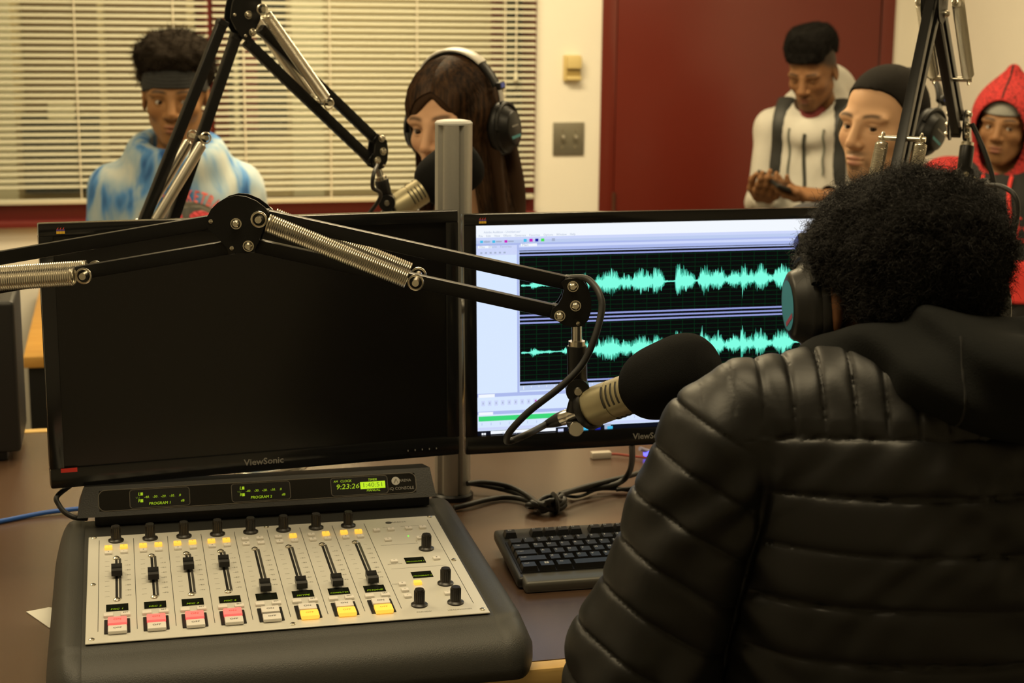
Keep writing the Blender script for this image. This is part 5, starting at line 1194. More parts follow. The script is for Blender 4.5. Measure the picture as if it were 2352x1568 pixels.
patch('chest_emblem', lambda a, b: (xc+(.086+.016*b)*cos(a*pi), zc+(.086+.016*b)*sin(a*pi)), mat('grey_print_mid', (.17, .16, .13), .8))
patch('chest_emblem_disc', lambda a, b: (xc+.086*b*cos(a*pi), zc+.086*b*sin(a*pi)), M_GREYP)
for x1, rx1 in ((.030, .018), (-.030, .026)): patch('chest_emblem_red', lambda a, b: (xc+x1+rx1*b*cos(a*2*pi), zc+.062+.016*b*sin(a*2*pi)), M_PINKP, 24, 4, .0058)
hs = .97
sdf_obj('headband', lambda X, Y, Z: np.maximum(skull(X, Y, Z)-.0075-.0010*np.sin(Z*700), np.abs(Z-.036-.26*Y)-.024), (-.11, -.13, .01), (.11, .12, .11), .003, hR*hs, hp, mat('charcoal_headband', (.018, .019, .019), .85), rA)
afroA = lambda X, Y, Z: np.maximum(smin(ell(X, Y, Z, (0, -.020, .104), (.098, .104, .062)), ell(X, Y, Z, (0, -.05, .055), (.098, .085, .062)), .03)+.006*sn(X, Y, Z, 90, 1)+.003*sn(X, Y, Z, 190, 4), (.052+.22*Y)*(Y > 0)-Z*(Y > 0)-.2*(Y <= 0))
oA = sdf_obj('hair', afroA, (-.12, -.17, -.02), (.12, .12, .20), .0045, hR*hs, hp, M_AFRO, rA)
V, F = nets(afroA, (-.12, -.17, -.02), (.12, .12, .20), .006); strand_obj('hair_curls', fuzz(V, vnormals(V, F), 3000, .014, .0025, .0006, 5, 7), hR*hs, hp, M_AFRO, rA)
# ------------------------------------------------------------------ person: woman with headphones
HAIRW = (.045, .022, .010)
hp = P(1040, 283, 3.2); hR = facing(hp, 33)@Rx(radians(-8))@Ry(radians(4)); pB = dict(skin=(.56, .33, .20), lipc=(.42, .14, .11), hairc=(.03, .016, .009), jaw=.93, nose=.92, lash=.85, lips=1.05)
sz = hp[2]-.225; tR = facing(hp, 12); arms = [((sx*.150, 0, sz-.03), (sx*.185, .06, sz-.26), (sx*.12, .24, sz-.25)) for sx in (-1, 1)]
rB, tB, bB = make_person('person in a white blouse and headphones seated behind the pale microphone', hp, hR, pB, tR, (0, -.045), sz, arms, True, (-.1, 1, -.15), .98)
cfB = cloth_field(sz, 0, arms, -.005, .003, 2)
sdf_obj('blouse', lambda X, Y, Z: np.maximum(cfB(X, Y, Z), -cap(X, Y, Z-sz, (0, .03, .0), (0, .05, .3), .06, .12)), (-.26, -.18, sz-.58), (.26, .36, sz+.10), .008, tR, tB, mat('white_cotton', (.66, .64, .60), .8), rB)
trousers(rB, tR, tB, sz, True, (.02, .02, .03), 'dark_trousers'); pants_shoes(rB, tR, tB, sz, True)
HC = np.array([0, -.012, .028]); HA = np.array([-.012, .085, .066]); HP = []
for sx in (1, -1):
    B_ = np.array([sx*.083, .040, -.030]); n_ = nrm(np.cross(HA-HC, B_-HC)); n_ = n_ if n_@np.array([-.012, .10, -.03]) > 0 else -n_; HP.append(n_)
def faceB(X, Y, Z):
    d = [n_[0]*(X-HC[0])+n_[1]*(Y-HC[1])+n_[2]*(Z-HC[2]) for n_ in HP]; return np.maximum(-d[0], -d[1])
def hairB(X, Y, Z):
    f = faceB(X, Y, Z); th = np.clip(.0020+.22*f, .0020, .011)
    d = np.maximum(skull(X, Y, Z)-th, -f)
    e = ell(X, Y, Z, (0, -.085, -.14), (.094, .040, .22))
    e = smin(e, cap(X, Y, Z, (.078, .004, -.03), (.086, .030, -.27), .011, .008), .03)
    e = smin(e, cap(X, Y, Z, (-.082, -.012, -.0), (-.094, .010, -.27), .014, .012), .03)
    e = smax(e, -ell(X, Y, Z, (.0, .115, -.045), (.068, .095, .14)), .004)
    return smin(d, e, .012)+.0012*np.sin((X*190+Y*120)+3*np.sin(Z*9))*np.clip(-Z*20, 0, 1)
def hair_mat(name, c1, c2):
    m = bpy.data.materials.new(name); m.use_nodes = True; nt = m.node_tree; b = nt.nodes['Principled BSDF']; b.inputs['Roughness'].default_value = .55; b.inputs['Specular IOR Level'].default_value = .18
    tc = nt.nodes.new('ShaderNodeTexCoord'); mp = nt.nodes.new('ShaderNodeMapping'); mp.inputs['Scale'].default_value = (160, 160, 9)
    nz = nt.nodes.new('ShaderNodeTexNoise'); nz.inputs['Scale'].default_value = 1; nz.inputs['Detail'].default_value = 4; cr = nt.nodes.new('ShaderNodeValToRGB'); cr.color_ramp.elements[0].color = c1+(1,); cr.color_ramp.elements[1].color = c2+(1,); cr.color_ramp.elements[0].position = .35; cr.color_ramp.elements[1].position = .7
    bp = nt.nodes.new('ShaderNodeBump'); bp.inputs['Strength'].default_value = .5; bp.inputs['Distance'].default_value = .002
    nt.links.new(tc.outputs['Object'], mp.inputs[0]); nt.links.new(mp.outputs[0], nz.inputs['Vector']); nt.links.new(nz.outputs['Fac'], cr.inputs[0]); nt.links.new(cr.outputs[0], b.inputs['Base Color']); nt.links.new(nz.outputs['Fac'], bp.inputs['Height']); nt.links.new(bp.outputs[0], b.inputs['Normal']); MATS[name] = m; return m
M_HB = hair_mat('hair_brown_long', (.014, .007, .004), (.075, .036, .015))
sdf_obj('hair', hairB, (-.16, -.16, -.36), (.16, .13, .15), .0040, hR, hp, mat('hair_brown_base', (.034, .017, .008), .7, spec=.12), rB)
rg = np.random.default_rng(11); NS = 6000; S = 20; NT = 11; w0 = rg.random(NS); side = np.where(rg.random(NS) < .5, 1., -1.); st = np.linspace(0, 1, NT)[None]
y0 = .086-.175*w0; y1 = .042-.145*w0+.006*rg.normal(0, 1, NS); lay = (.003+.009*np.clip(w0*4, 0, 1)*rg.random(NS))
A_ = np.stack([-.012+0*y0, y0, .030+.10*np.sqrt(np.clip(1-((y0+.012)/.115)**2, .08, 1))], -1); B_ = np.stack([side*(.084+.006*rg.random(NS)), y1, -.035+0*y0], -1)
pts = np.zeros((NS, S, 3)); hd = A_[:, None]*(1-st[..., None])+B_[:, None]*st[..., None]; hd[..., 2] += .022*np.sin(pi*st); hd[..., 1] += (.010*np.sin(pi*st))*(1-w0)[:, None]
def grad_step(p, fn, off):
    e = 8e-4; d = fn(p[..., 0], p[..., 1], p[..., 2]); g = np.stack([fn(p[..., 0]+e*(i == 0), p[..., 1]+e*(i == 1), p[..., 2]+e*(i == 2))-d for i in range(3)], -1)/e
    return p-g*(np.clip(d-off, -.02, .02)/(np.sum(g*g, -1)+.05))[..., None]
for _k in range(8): hd = grad_step(hd, skull, lay[:, None]*.25+.0012+np.clip(.0020+.22*faceB(hd[..., 0], hd[..., 1], hd[..., 2]), .0020, .011))
pts[:, :NT] = hd; fz = np.linspace(0, 1, S-NT+1)[1:]; ln = .20+.09*rg.random(NS)
pts[:, NT:] = hd[:, -1:]+np.stack([side[:, None]*fz[None]*.020*rg.random((NS, 1))+.003*np.sin(fz[None]*5+np.arange(NS)[:, None]), .010*rg.normal(0, 1, (NS, 1))*fz[None]+.006*fz[None], -ln[:, None]*fz[None]], -1)
strand_obj('hair_strands', strands(pts, .0008*(1-.5*np.linspace(0, 1, S)), 3), hR, hp, M_HB, rB)
headphones('black headphones with a pale headband, worn behind the pale microphone', hR, hp, .97, .092, .142, -.020, -.030, mat('pale_band_vinyl', (.55, .53, .48), .35))
# ------------------------------------------------------------------ person: grey hoodie at the door with a phone
hp = P(1866, 164, 4.9); hR = facing(hp, 22)@Rx(radians(-24)); pC = dict(core=.70, skin=(.20, .098, .044), lipc=(.17, .065, .05), hairc=HAIRB, nose=1.2, lips=1.15, lid=.0016, lidz=-.004, beard=.45, stubble_top=lambda Y: np.interp(Y, (-.1, -.03, .02, .05, .075, .1), (-.05, .0, .025, .05, .066, .07)))
sz = 1.325; tR = facing(hp, 12)
phw = P(1786, 418, 4.62); t0 = np.array([hp[0], hp[1], 0])+tR@np.array([0, -.07, 0]); ph = tR.T@(phw-t0)
w_r = ph+np.array([.058, -.075, -.060]); w_l = ph+np.array([-.128, -.035, -.035]); d_r = np.array([-.30, .80, .30]); d_l = np.array([1.0, .22, .02])
arms = [((.132, 0, sz-.035), (.160, .02, sz-.27), tuple(w_r-nrm(d_r)*.012)), ((-.132, 0, sz-.035), (-.175, .02, sz-.27), tuple(w_l-nrm(d_l)*.012))]
hands = hand_parts(w_r, d_r, (-.15, -.35, 1), 1, (.35, .40, .45, .5), 0, .9)+hand_parts(w_l, d_l, (.0, .35, 1), -1, (.30, .38, .44, .5), 0, .9)
rC, tC, bC = make_person('person in a pale grey zip hoodie looking down at a phone by the red door', hp, hR, pC, tR, (0, -.07), sz, arms, False, (-.2, 1, -.7), .88, hands)
cfC = cloth_field(sz, 0, arms, -.022, .004, 5)
def hoodC(X, Y, Z):
    d = cfC(X, Y, Z); z = Z-sz
    q = np.sqrt((np.sqrt((X/1.05)**2+(Y-.01)**2)-.086)**2+((z-.018+.62*Y)*.60)**2)-.024; d = smin(d, q, .025)
    d = smin(d, ell(X, Y, z, (0, -.115, .07), (.105, .050, .095)), .03); return np.maximum(d, -(cap(X, Y, z, (0, .02, .015), (0, .05, .3), .056, .10)))
M_GH = mat('pale_grey_fleece', (.46, .445, .40), .92, var=.06, scale=40, bump=.2, bscale=250)
sdf_obj('hoodie', hoodC, (-.32, -.22, sz-.60), (.32, .40, sz+.17), .0055, tR, tC, M_GH, rC)
def on_cloth(pts2, fn, tR_, t_, lift=.002): return [tR_@np.array([x, cloth_y(x, z, fn)+lift, z])+t_ for x, z in pts2]
zz = np.linspace(sz-.045, sz-.50, 26)
m = MB(); m.tube(on_cloth([(.004+.004*sin(k*.5), z) for k, z in enumerate(zz)], hoodC, tR, tC), .0055, 6); m.build('zipper', mat('zip_dark', (.02, .025, .02), .5), rC)
for x0, ln in ((.055, .20), (-.052, .14)):
    m = MB(); m.tube(on_cloth([(x0+.002*sin(k), sz-.03-ln*k/12) for k in range(13)], hoodC, tR, tC, .004), .0032, 6); m.build('drawstring', mat('cord_grey', (.09, .10, .08), .8), rC)
sdf_obj('undershirt', lambda X, Y, Z: np.maximum(ell(X, Y, Z-sz, (0, .03, -.01), (.05, .065, .06)), -cap(X, Y, Z-sz, (0, .0, .02), (0, .03, .3), .045, .09)), (-.1, -.1, sz-.09), (.1, .13, sz+.08), .006, tR, tC, mat('dark_red_shirt', (.12, .01, .01), .8), rC)
trousers(rC, tR, tC, sz, False, (.03, .03, .035), 'black_jeans'); pants_shoes(rC, tR, tC, sz, False)
hs = .88
def flat(X, Y, Z):
    ca, sa = cos(radians(17)), sin(radians(17)); Y, Z = ca*Y+sa*(Z-.06), .06+ca*(Z-.06)-sa*Y
    return np.maximum(np.maximum(np.abs(X)-(.060+.12*(Z-.06)), np.maximum(np.abs(Y+.008)-(.090+.05*(Z-.06)), np.abs(Z-.104+.12*Y)-.046)), ell(X, Y, Z, (0, -.008, .088), (.084, .114, .086)))-.006+.0022*sn(X, Y, Z, 90, 2)+.0012*sn(X, Y, Z, 260, 4)
sdf_obj('hair', flat, (-.12, -.17, .0), (.12, .13, .21), .0045, hR*hs, hp, M_HBLK, rC)
V, F = nets(flat, (-.12, -.17, .0), (.12, .13, .21), .006); strand_obj('hair_curls', fuzz(V, vnormals(V, F), 7000, .007, .0018, .0004, 6, 6), hR*hs, hp, M_HBLK, rC)
# phone
pd = nrm(tR@np.array([-.62, .72, -.22])); pn = nrm(tR@np.array([0.05, -.45, .90])); pn = nrm(pn-pd*(pn@pd)); pq = np.cross(pn, pd)
r = new_empty('phone', phw-EZ*.01, 'black phone held in both hands by the person at the red door', 'phone'); PR = np.stack([pd, pq, pn], 1)
m = MB(); m.box(phw, (.138, .072, .012), PR, .004, 3); m.build('phone_case', M_BLKP, r)
m = MB(); m.box(phw+pn*.0058, (.128, .064, .0006), PR); m.build('phone_screen', mat('phone_glass', (.006, .006, .007), .12), r, False)
# backpack
bp0 = tC+tR@np.array([0, -.21, sz-.30]); r = new_empty('backpack', bp0-EZ*.20, 'black backpack on the shoulders of the person at the red door', 'backpack')
sdf_obj('bag', lambda X, Y, Z: ell(X, Y, Z, (0, 0, 0), (.15, .10, .22))+.003*sn(X, Y, Z, 40, 1), (-.2, -.14, -.26), (.2, .14, .26), .010, tR, bp0, mat('black_nylon', (.012, .013, .012), .6), r)
for sx in (1, -1):
    zs = np.linspace(sz+.055, sz-.46, 22); pts = [tR@np.array([sx*.088, -.12, sz-.05])+tC, tR@np.array([sx*.088, -.06, sz+.04])+tC]
    for z in zs:
        x = sx*(.088+.02*max(0, (sz-.05-z)/.4)); pts.append(tR@np.array([x, cloth_y(x, z, hoodC)+.004, z])+tC)
    pts += [tR@np.array([sx*.14, -.06, sz-.48])+tC, tR@np.array([sx*.12, -.19, sz-.46])+tC]
    wds = np.interp(np.linspace(0, 1, len(pts)), (0, .45, .62, 1), (.026, .026, .013, .012)); m = MB(); m.tube(pts, wds, 8, False, .22); m.build('strap', MATS['black_nylon'], r)
# ------------------------------------------------------------------ person: man with headphones
hp = P(2030, 285, 3.3); hR = facing(hp, 36)@Rx(radians(-3))@Ry(radians(-2)); pD = dict(skin=(.66, .40, .235), lipc=(.45, .20, .15), hairc=(.020, .015, .010), jaw=1.08, nose=1.02, beard=.85, browz=-.001, lid=.0042, neck=1.1)
sz = hp[2]-.215; tR = facing(hp, 20); arms = [((sx*.175, 0, sz-.03), (sx*.21, .08, sz-.27), (sx*.12, .26, sz-.26)) for sx in (-1, 1)]
rD, tD, bD = make_person('person in a dark shirt wearing headphones, looking left behind the right boom arm', hp, hR, pD, tR, (0, -.045), sz, arms, True, (-.35, 1, -.05), .98)
sdf_obj('shirt', cloth_field(sz, 0, arms, .01, .003, 8), (-.30, -.20, sz-.58), (.30, .40, sz+.10), .011, tR, tD, mat('dark_shirt', (.03, .03, .035), .85), rD)
trousers(rD, tR, tD, sz, True, (.03, .03, .04), 'grey_trousers'); pants_shoes(rD, tR, tD, sz, True)
def hairD(X, Y, Z):
    zh = np.interp(Y, (-.11, -.06, -.03, .008, .022, .032, .046, .062, .09), (-.07, -.05, -.01, -.010, .000, .040, .064, .076, .083)).astype(f32)
    return np.maximum(skull(X, Y, Z)-.0035-.002*np.clip((Z-.05)/.06, 0, 1), zh-Z+.0012*sn(X, Y, Z, 300, 1))
sdf_obj('hair', hairD, (-.10, -.13, -.09), (.10, .11, .14), .003, hR*.98, hp, mat('hair_short_dark', (.011, .0085, .006), .85, bump=1.0, bscale=700, spec=.15), rD)
V, F = nets(hairD, (-.10, -.13, -.09), (.10, .11, .14), .005); strand_obj('hair_stubble', fuzz(V, vnormals(V, F), 9000, .0028, .0006, .00030, 9, 4, 0, 3, 1.0,   .5), hR*.98, hp, MATS['hair_short_dark'], rD)
headphones('black headphones with a blue marker, worn behind the right boom arm', hR@Rx(radians(34)), hp+hR@np.array([0, -.034, -.006]), .96, .084, .132, -.010, .004)
# ------------------------------------------------------------------ person: red hood
hp = P(2310, 288, 4.6); hR = facing(hp, 14)@Rx(radians(-3))@Ry(radians(-4)); pE = dict(skin=(.24, .122, .055), lipc=(.24, .085, .065), hairc=HAIRB, nose=1.1, lips=1.2, jaw=.94, lash=.7)
sz = hp[2]-.155; tR = facing(hp, 4); arms = [((sx*.172, 0, sz-.015), (sx*.20, .02, sz-.30), (sx*.18, .10, sz-.52)) for sx in (-1, 1)]
rE, tE, bE = make_person('person with a red knit hood up over a grey headband at the far right', hp, hR, pE, tR, (0, -.035), sz, arms, False, (-.45, 1, .02), .90)
def knit_red():
    m = bpy.data.materials.new('red_knit'); m.use_nodes = True; nt = m.node_tree; b = nt.nodes['Principled BSDF']; b.inputs['Roughness'].default_value = .95
    tc = nt.nodes.new('ShaderNodeTexCoord'); vo = nt.nodes.new('ShaderNodeTexVoronoi'); vo.inputs['Scale'].default_value = 230; mp = nt.nodes.new('ShaderNodeMapping'); mp.inputs['Scale'].default_value = (1, 1, .55)
    cr = nt.nodes.new('ShaderNodeValToRGB'); cr.color_ramp.elements[0].color = (.50, .030, .030, 1); cr.color_ramp.elements[1].color = (.05, .006, .006, 1); cr.color_ramp.elements[0].position = .45; cr.color_ramp.elements[1].position = .9
    bp = nt.nodes.new('ShaderNodeBump'); bp.inputs['Strength'].default_value = .6; bp.inputs['Distance'].default_value = .003; bp.invert = True
    nt.links.new(tc.outputs['Object'], mp.inputs[0]); nt.links.new(mp.outputs[0], vo.inputs['Vector']); nt.links.new(vo.outputs['Distance'], cr.inputs[0]); nt.links.new(cr.outputs[0], b.inputs['Base Color']); nt.links.new(vo.outputs['Distance'], bp.inputs['Height']); nt.links.new(bp.outputs[0], b.inputs['Normal']); return m
M_KR = knit_red(); M_BF = mat('black_fleece', (.012, .012, .012), .92); M_RC = mat('red_cord', (.62, .03, .025), .75)
cfE = cloth_field(sz, 0, arms, .022, .004, 9)
sdf_obj('sweatshirt', lambda X, Y, Z: np.maximum(cfE(X, Y, Z), -cap(X, Y, Z-sz, (0, .02, .0), (0, .04, .3), .055, .10)), (-.30, -.20, sz-.58), (.30, .22, sz+.12), .007, tR, tE, M_KR, rE)
def panelE(X, Y, Z): return np.maximum(np.maximum(cfE(X, Y, Z)-.003, np.abs(X)-(.105+.05*np.clip((sz-Z)/.3, 0, 1))), -(Y+.02))
sdf_obj('front_panel', lambda X, Y, Z: np.maximum(panelE(X, Y, Z), -cap(X, Y, Z-sz, (0, .02, .0), (0, .04, .3), .06, .11)), (-.22, -.06, sz-.57), (.22, .22, sz+.08), .007, tR, tE, M_BF, rE)
def hoodE(X, Y, Z):
    o = smin(ell(X, Y, Z, (0, -.020, .022), (.110, .128, .125)), cap(X, Y, Z, (0, -.04, .10), (0, -.015, .168), .05, .018), .05); o = smin(o, cap(X, Y, Z, (0, -.06, -.05), (0, -.05, -.20), .10, .13), .05)
    i = smin(ell(X, Y, Z, (0, -.012, .020), (.098, .116, .112)), cap(X, Y, Z, (0, -.03, -.05), (0, -.02, -.24), .085, .09), .04); f = ell(X, Y, Z, (0, .13, -.036), (.083, .165, .122))
    return smax(np.maximum(o, -i), -f, .006)
sdf_obj('hood', hoodE, (-.16, -.20, -.26), (.16, .13, .21), .0048, hR*.93, hp, M_KR, rE)
def hood_front(x, z):
    ys = np.linspace(.16, -.2, 160); v = hoodE(np.full(160, x), ys, np.full(160, z)); i = np.argmax(v < 0); return ys[i]
m = MB(); m.tube([hR@(np.array([0, hood_front(0., z)+.001, z])*.93)+hp for z in np.linspace(.092, .182, 12)], .0028, 6); m.build('hood_seam', M_BF, rE)
sdf_obj('headband', lambda X, Y, Z: np.maximum(skull(X, Y, Z)-.0065, np.abs(Z-.058-.05*(.09-Y))-.019), (-.10, -.13, .02), (.10, .12, .11), .003, hR*.91, hp, mat('grey_headband', (.22, .22, .20), .8), rE)
for x0 in (.048, -.030):
    m = MB(); pts = [(x0+.004*sin(k*.6), sz+.015-.20*k/14) for k in range(15)]; m.tube(on_cloth(pts, lambda X, Y, Z: cfE(X, Y, Z)-.003, tR, tE, .004), .0052, 7); m.build('drawstring', M_RC, rE)
# outlined red chest letters
def on_E(x, z): return tR@np.array([x, cloth_y(x, z, lambda X, Y, Z: cfE(X, Y, Z)-.003)+.002, z])+tE
m = MB()
vs, fs = text_geo('FIRE', .105, 'LEFT'); 
cu = bpy.data.curves.new('t', 'FONT'); 
bpy.data.curves.remove(cu)
zt_ = Pp(2310, 520, tE-EY*.14, EY)[2]
m.add([on_E(.105-v[0]*1.05, zt_+v[1]*1.05-.008*(v[0]/.1)) for v in vs], fs); m.build('chest_lettering', M_RC, rE, False)
sdf_obj('kangaroo_pocket', lambda X, Y, Z: np.maximum(np.maximum(cfE(X, Y, Z)-.012, np.abs(X)-.12), np.maximum(np.abs(Z-(zt_-.16))-.06, -Y)), (-.2, -.02, sz-.57), (.2, .25, sz), .008, tR, tE, M_RC, rE)
trousers(rE, tR, tE, sz, False, (.02, .02, .02), 'black_trousers'); pants_shoes(rE, tR, tE, sz, False)
# ------------------------------------------------------------------ person in the black quilted jacket (foreground, seen from behind)
FS = P(2090, 1000, 1.62); FS[2] = 0; FR = Rz(-YAW)           # local: x image right, y away from the camera, z up
rF = new_empty('person', FS, 'person seen from behind in a black quilted jacket, nearest the camera', 'person')
pF = dict(skin=(.16, .070, .030), lipc=(.15, .05, .04), hairc=HAIRB)
hcl = np.array([.004, .085, 1.337]); hpF = FR@hcl+FS; hRF = FR@Rz(radians(10))@Rx(radians(-12))
seatz = .72
legF = [((-.10, 0, .70), (-.13, .42, .69), .08, .06), ((-.13, .42, .69), (-.14, .44, .10), .055, .04), ((-.14, .42, .045), (-.14, .56, .04), .042, .038), ((.10, 0, .70), (.13, .42, .69), .08, .06), ((.13, .42, .69), (.14, .44, .10), .055, .04), ((.14, .42, .045), (.14, .56, .04), .042, .038)]
coreF = [((0, .06, 1.30), (0, .01, 1.15), .05, .09), ((-.12, .0, 1.18), (.12, .0, 1.18), .06, .06), ((0, 0, 1.1), (0, 0, .75), .10, .11), ((-.09, 0, .72), (.09, 0, .72), .09, .09)]
shL, elL, wrL = np.array([-.178, .0, 1.205]), np.array([-.262, -.005, .965]), np.array([-.16, .36, .915]); shR_, elR, wrR = np.array([.20, .0, 1.205]), np.array([.285, .02, .965]), np.array([.17, .36, .915])
for sh, el, wr_ in ((shL, elL, wrL), (shR_, elR, wrR)): coreF += [(tuple(sh), tuple(el), .036, .03), (tuple(el), tuple(wr_), .03, .024)]
exF = tile_body(coreF+legF, .02, FR, FS, pF['skin'])
hh = hand_parts(wrL, (.25, 1, -.1), (0, -.1, -1), 1, (.3, .3, .3, .3))+hand_parts(wrR, (-.25, 1, -.1), (0, -.1, -1), -1, (.3, .3, .3, .3)); lo, hi = bounds(hh); V, F = nets(caps_field(hh, .007), lo, hi, .004)
exF = (np.concatenate([exF[0], V@FR.T+FS]), np.concatenate([exF[1], F+len(exF[0])]), np.concatenate([exF[2], np.tile(np.array(pF['skin']), (len(V), 1))]))
sdf_obj('body', lambda X, Y, Z: head_field(X, Y, Z, pF), (-.10, -.12, -.19), (.10, .13, .13), .0035, hRF, hpF, M_SKIN, rF, lambda V: skin_cols(V, pF), None, exF)
csT = [(a, b, r0+.012, r1+.014) for a, b, r0, r1 in legF if a[2] > .06]; lo, hi = bounds(csT); sdf_obj('trousers', caps_field(csT, .04), lo, hi, .016, FR, FS, mat('dark_trousers_f', (.02, .02, .025), .85), rF)
# jacket
def torsoF(X, Y, Z):
    d = ell(X, Y, Z, (.010, .01, 1.10), (.196, .128, .215)); d = smin(d, ell(X, Y, Z, (.012, .015, .90), (.205, .145, .25)), .08)
    for sx, sh in ((-1, shL), (1, shR_)): d = smin(d, cap(X, Y, Z, (sx*.05, .015, 1.230), (sh[0]*.93, .0, 1.220), .054, .064), .05)
    return np.maximum(d, .70-Z)
def armF(X, Y, Z, sh, el, wr_):
    d = cap(X, Y, Z, sh, el, .070, .072); return smin(d, cap(X, Y, Z, el, wr_, .070, .045), .03)
def prof(t, p=.5): u = np.abs(t-np.round(t))*2; return (1-(1-u)**5.0)**p      # 0 on a seam, 1 between
def quiltF(V):
    x, y, z = V.T; dT = torsoF(x, y, z); out = np.zeros(len(V))
    dA = np.minimum(armF(x, y, z, shL, elL, wrL), armF(x, y, z, shR_, elR, wrR))
    wob = .006*np.sin(x*21+1)+.004*np.sin(x*47+z*20)
    bot = 1.224-.040*np.clip(x+.16, 0, 1)*.5-.0+.010*np.sin((x+.16)*6)
    bz = (z-bot)/.0525+wob*6*0+.10*np.sin(x*14+np.floor((z-bot)/.0525)*2.1)*.35
    yoke = z > bot; front = y > .10
    qv = np.where(yoke, prof((x+.157)/.0288+.02*np.sin(z*60)), prof(bz)); ed = np.clip(np.abs(z-bot)/.016, 0, 1)**.5; qv = np.where(yoke, qv*ed, qv)
    tors = .0058*qv
    # sleeve: bands square to the arm, seen as slanting seams
    arm = np.zeros(len(V))
    for sh, el, wr_ in ((shL, elL, wrL), (shR_, elR, wrR)):
        a = nrm(el-sh); n_ = np.stack([x, y, z], 1)-sh; t = n_@a; lat = n_@nrm(np.array([a[2], 0, -a[0]]))
        a2 = nrm(wr_-el); t2 = (np.stack([x, y, z], 1)-el)@a2; L1 = np.linalg.norm(el-sh)
        tt_ = np.where(t2 > .02, L1+t2, t); m_ = (x*np.sign(sh[0]) > 0); arm = np.where(m_, prof((tt_+.008+.012*np.sin(lat*18))/.050), arm)
    armd = .0060*arm; w_ = np.clip(.5+(dA-dT)/.02, 0, 1)
    out = w_*tors+(1-w_)*armd; crease = np.exp(-((dA-dT)/.006)**2); out = out*(1-.95*crease)-.003*crease
    # puckers near the seams and long drag folds
    pk = .0022*np.sin(x*230+3*np.sin(z*90))*np.exp(-(prof(bz)*3)**2)*(~yoke)+.0018*np.sin(z*260+2*np.sin(x*120))*np.exp(-(qv*3)**2)*yoke
    fold = (.0034*np.sin((x*.75+z*1.25)*74+2.6*np.sin(x*17+z*9))*np.clip(1-1.6*np.abs(sn(x, y, z, 14, 3)), 0, 1)+.0016*np.sin((x*1.1-z*.9)*120+2*np.sin(z*25))*np.clip(1-1.8*np.abs(sn(x, y, z, 20, 8)), 0, 1))*(~yoke)+.0008*np.sin(z*150+x*60+2*np.sin(x*90))*yoke+.0012*sn(x, y, z, 55, 5)
    foldA = .0038*np.sin((x*1.2-z*.8)*80+2*np.sin(z*30))
    return out+w_*(pk+fold*.9)+(1-w_)*(foldA*.7+.0004*sn(x, y, z, 150, 2))
def jacketF(X, Y, Z):
    return smin(smin(torsoF(X, Y, Z), armF(X, Y, Z, shL, elL, wrL), .012), armF(X, Y, Z, shR_, elR, wrR), .012)
M_JKT = mat('black_quilted_nylon', (.0085, .0083, .0080), .47, spec=.34, bump=.06, bscale=600)
sdf_obj('quilted_jacket', jacketF, (-.37, -.20, .69), (.39, .46, 1.35), .0045, FR, FS, M_JKT, rF, None, quiltF, None, 1)
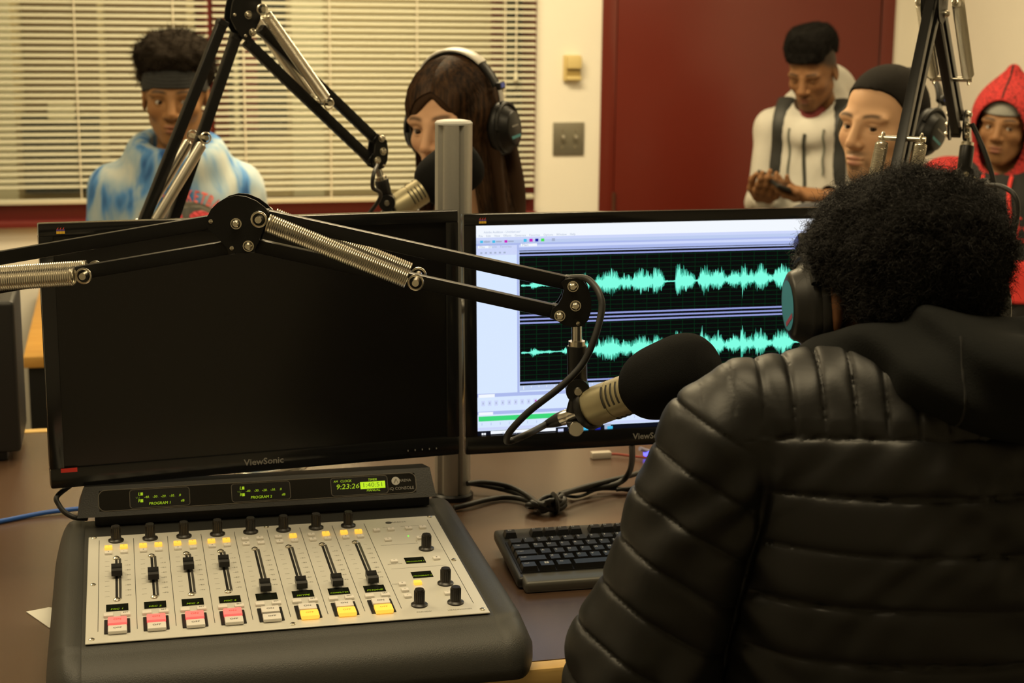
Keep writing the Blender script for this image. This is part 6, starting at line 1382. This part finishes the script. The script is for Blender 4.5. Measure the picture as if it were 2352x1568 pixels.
# hood of the sweatshirt lying over the shoulders
def hoodF(X, Y, Z):
    q = np.sqrt((np.sqrt(((X-.01)/1.05)**2+((Y-.062)/1.0)**2)-.088)**2+((Z-1.270+.45*(Y-.03)-.06*np.clip(X, -.1, .2))*.72)**2)-.030
    d = smin(q, ell(X, Y, Z, (.090, -.068, 1.280), (.130, .048, .052)), .03); d = smin(d, ell(X, Y, Z, (.03, -.02, 1.305), (.060, .050, .028)), .03)
    d = smin(d, cap(X, Y, Z, (.03, -.035, 1.312), (.18, .0, 1.312), .022, .034), .02)
    d = smin(d, cap(X, Y, Z, (-.088, .025, 1.268), (.03, -.060, 1.282), .024, .034), .03)
    d = np.maximum(d, -cap(X, Y, Z, (0, .08, 1.25), (0, .095, 1.5), .060, .085))
    return d+.0055*np.sin((Z*1.0+X*.42)*92+1.6*np.sin(X*22))*np.clip((.03-Y)/.06, 0, 1)+.002*sn(X, Y, Z, 45, 4)
M_FL = mat('black_fleece_hood', (.0085, .0092, .0090), .95, bump=.25, bscale=500, spec=.2)
sdf_obj('sweatshirt_hood', hoodF, (-.20, -.17, 1.17), (.26, .22, 1.40), .0042, FR, FS, M_FL, rF)
def hood_back(x, z):
    ys = np.linspace(-.2, .1, 200); v = hoodF(np.full(200, x), ys, np.full(200, z)); i = np.argmax(v < 0); return ys[i]
m = MB(); m.tube([FR@np.array([.02, hood_back(.02, z)-.0004, z])+FS for z in np.linspace(1.330, 1.235, 22) if hood_back(.02, z) > -.19], .0014, 5); m.build('hood_seam', M_BF, rF)
# hair
def afroF(X, Y, Z):
    d = ell(X, Y, Z, (.003, -.008, .046), (.103, .113, .082)); d = smin(d, ell(X, Y, Z, (0, -.058, .0), (.070, .050, .052)), .03); d = smax(d, -ell(np.abs(X), Y, Z, (.092, .012, -.042), (.034, .062, .056)), .02)
    d = np.maximum(d, -(Z+.080+.45*np.clip(Y+.02, 0, .2)*-1.0*0)); d = np.maximum(d, -ell(X, Y, Z, (0, .12, -.10), (.12, .10, .12)))
    return d+.0065*sn(X, Y, Z, 75, 1)+.0045*sn(X, Y, Z, 150, 7)+.002*sn(X, Y, Z, 330, 3)
sdf_obj('hair', afroF, (-.14, -.15, -.10), (.14, .14, .15), .0035, hRF, hpF, M_HBLK, rF)
V, F = nets(afroF, (-.14, -.15, -.10), (.14, .14, .15), .005); Nn = vnormals(V, F); vis = (Nn@(hRF.T@(-FW))) > -.25
strand_obj('hair_curls', fuzz(V[vis], Nn[vis], 20000, .0115, .0028, .00027, 21, 11, 0, 3, 1.0, 2.2), hRF, hpF, M_CURL, rF)
headphones('black headphones with teal discs worn by the person in the quilted jacket', FR@Rz(radians(6))@Rx(radians(-34)), hpF+FR@np.array([-.002, .012, -.004]), 1.0, .078, .128, -.004, .004, None, True)
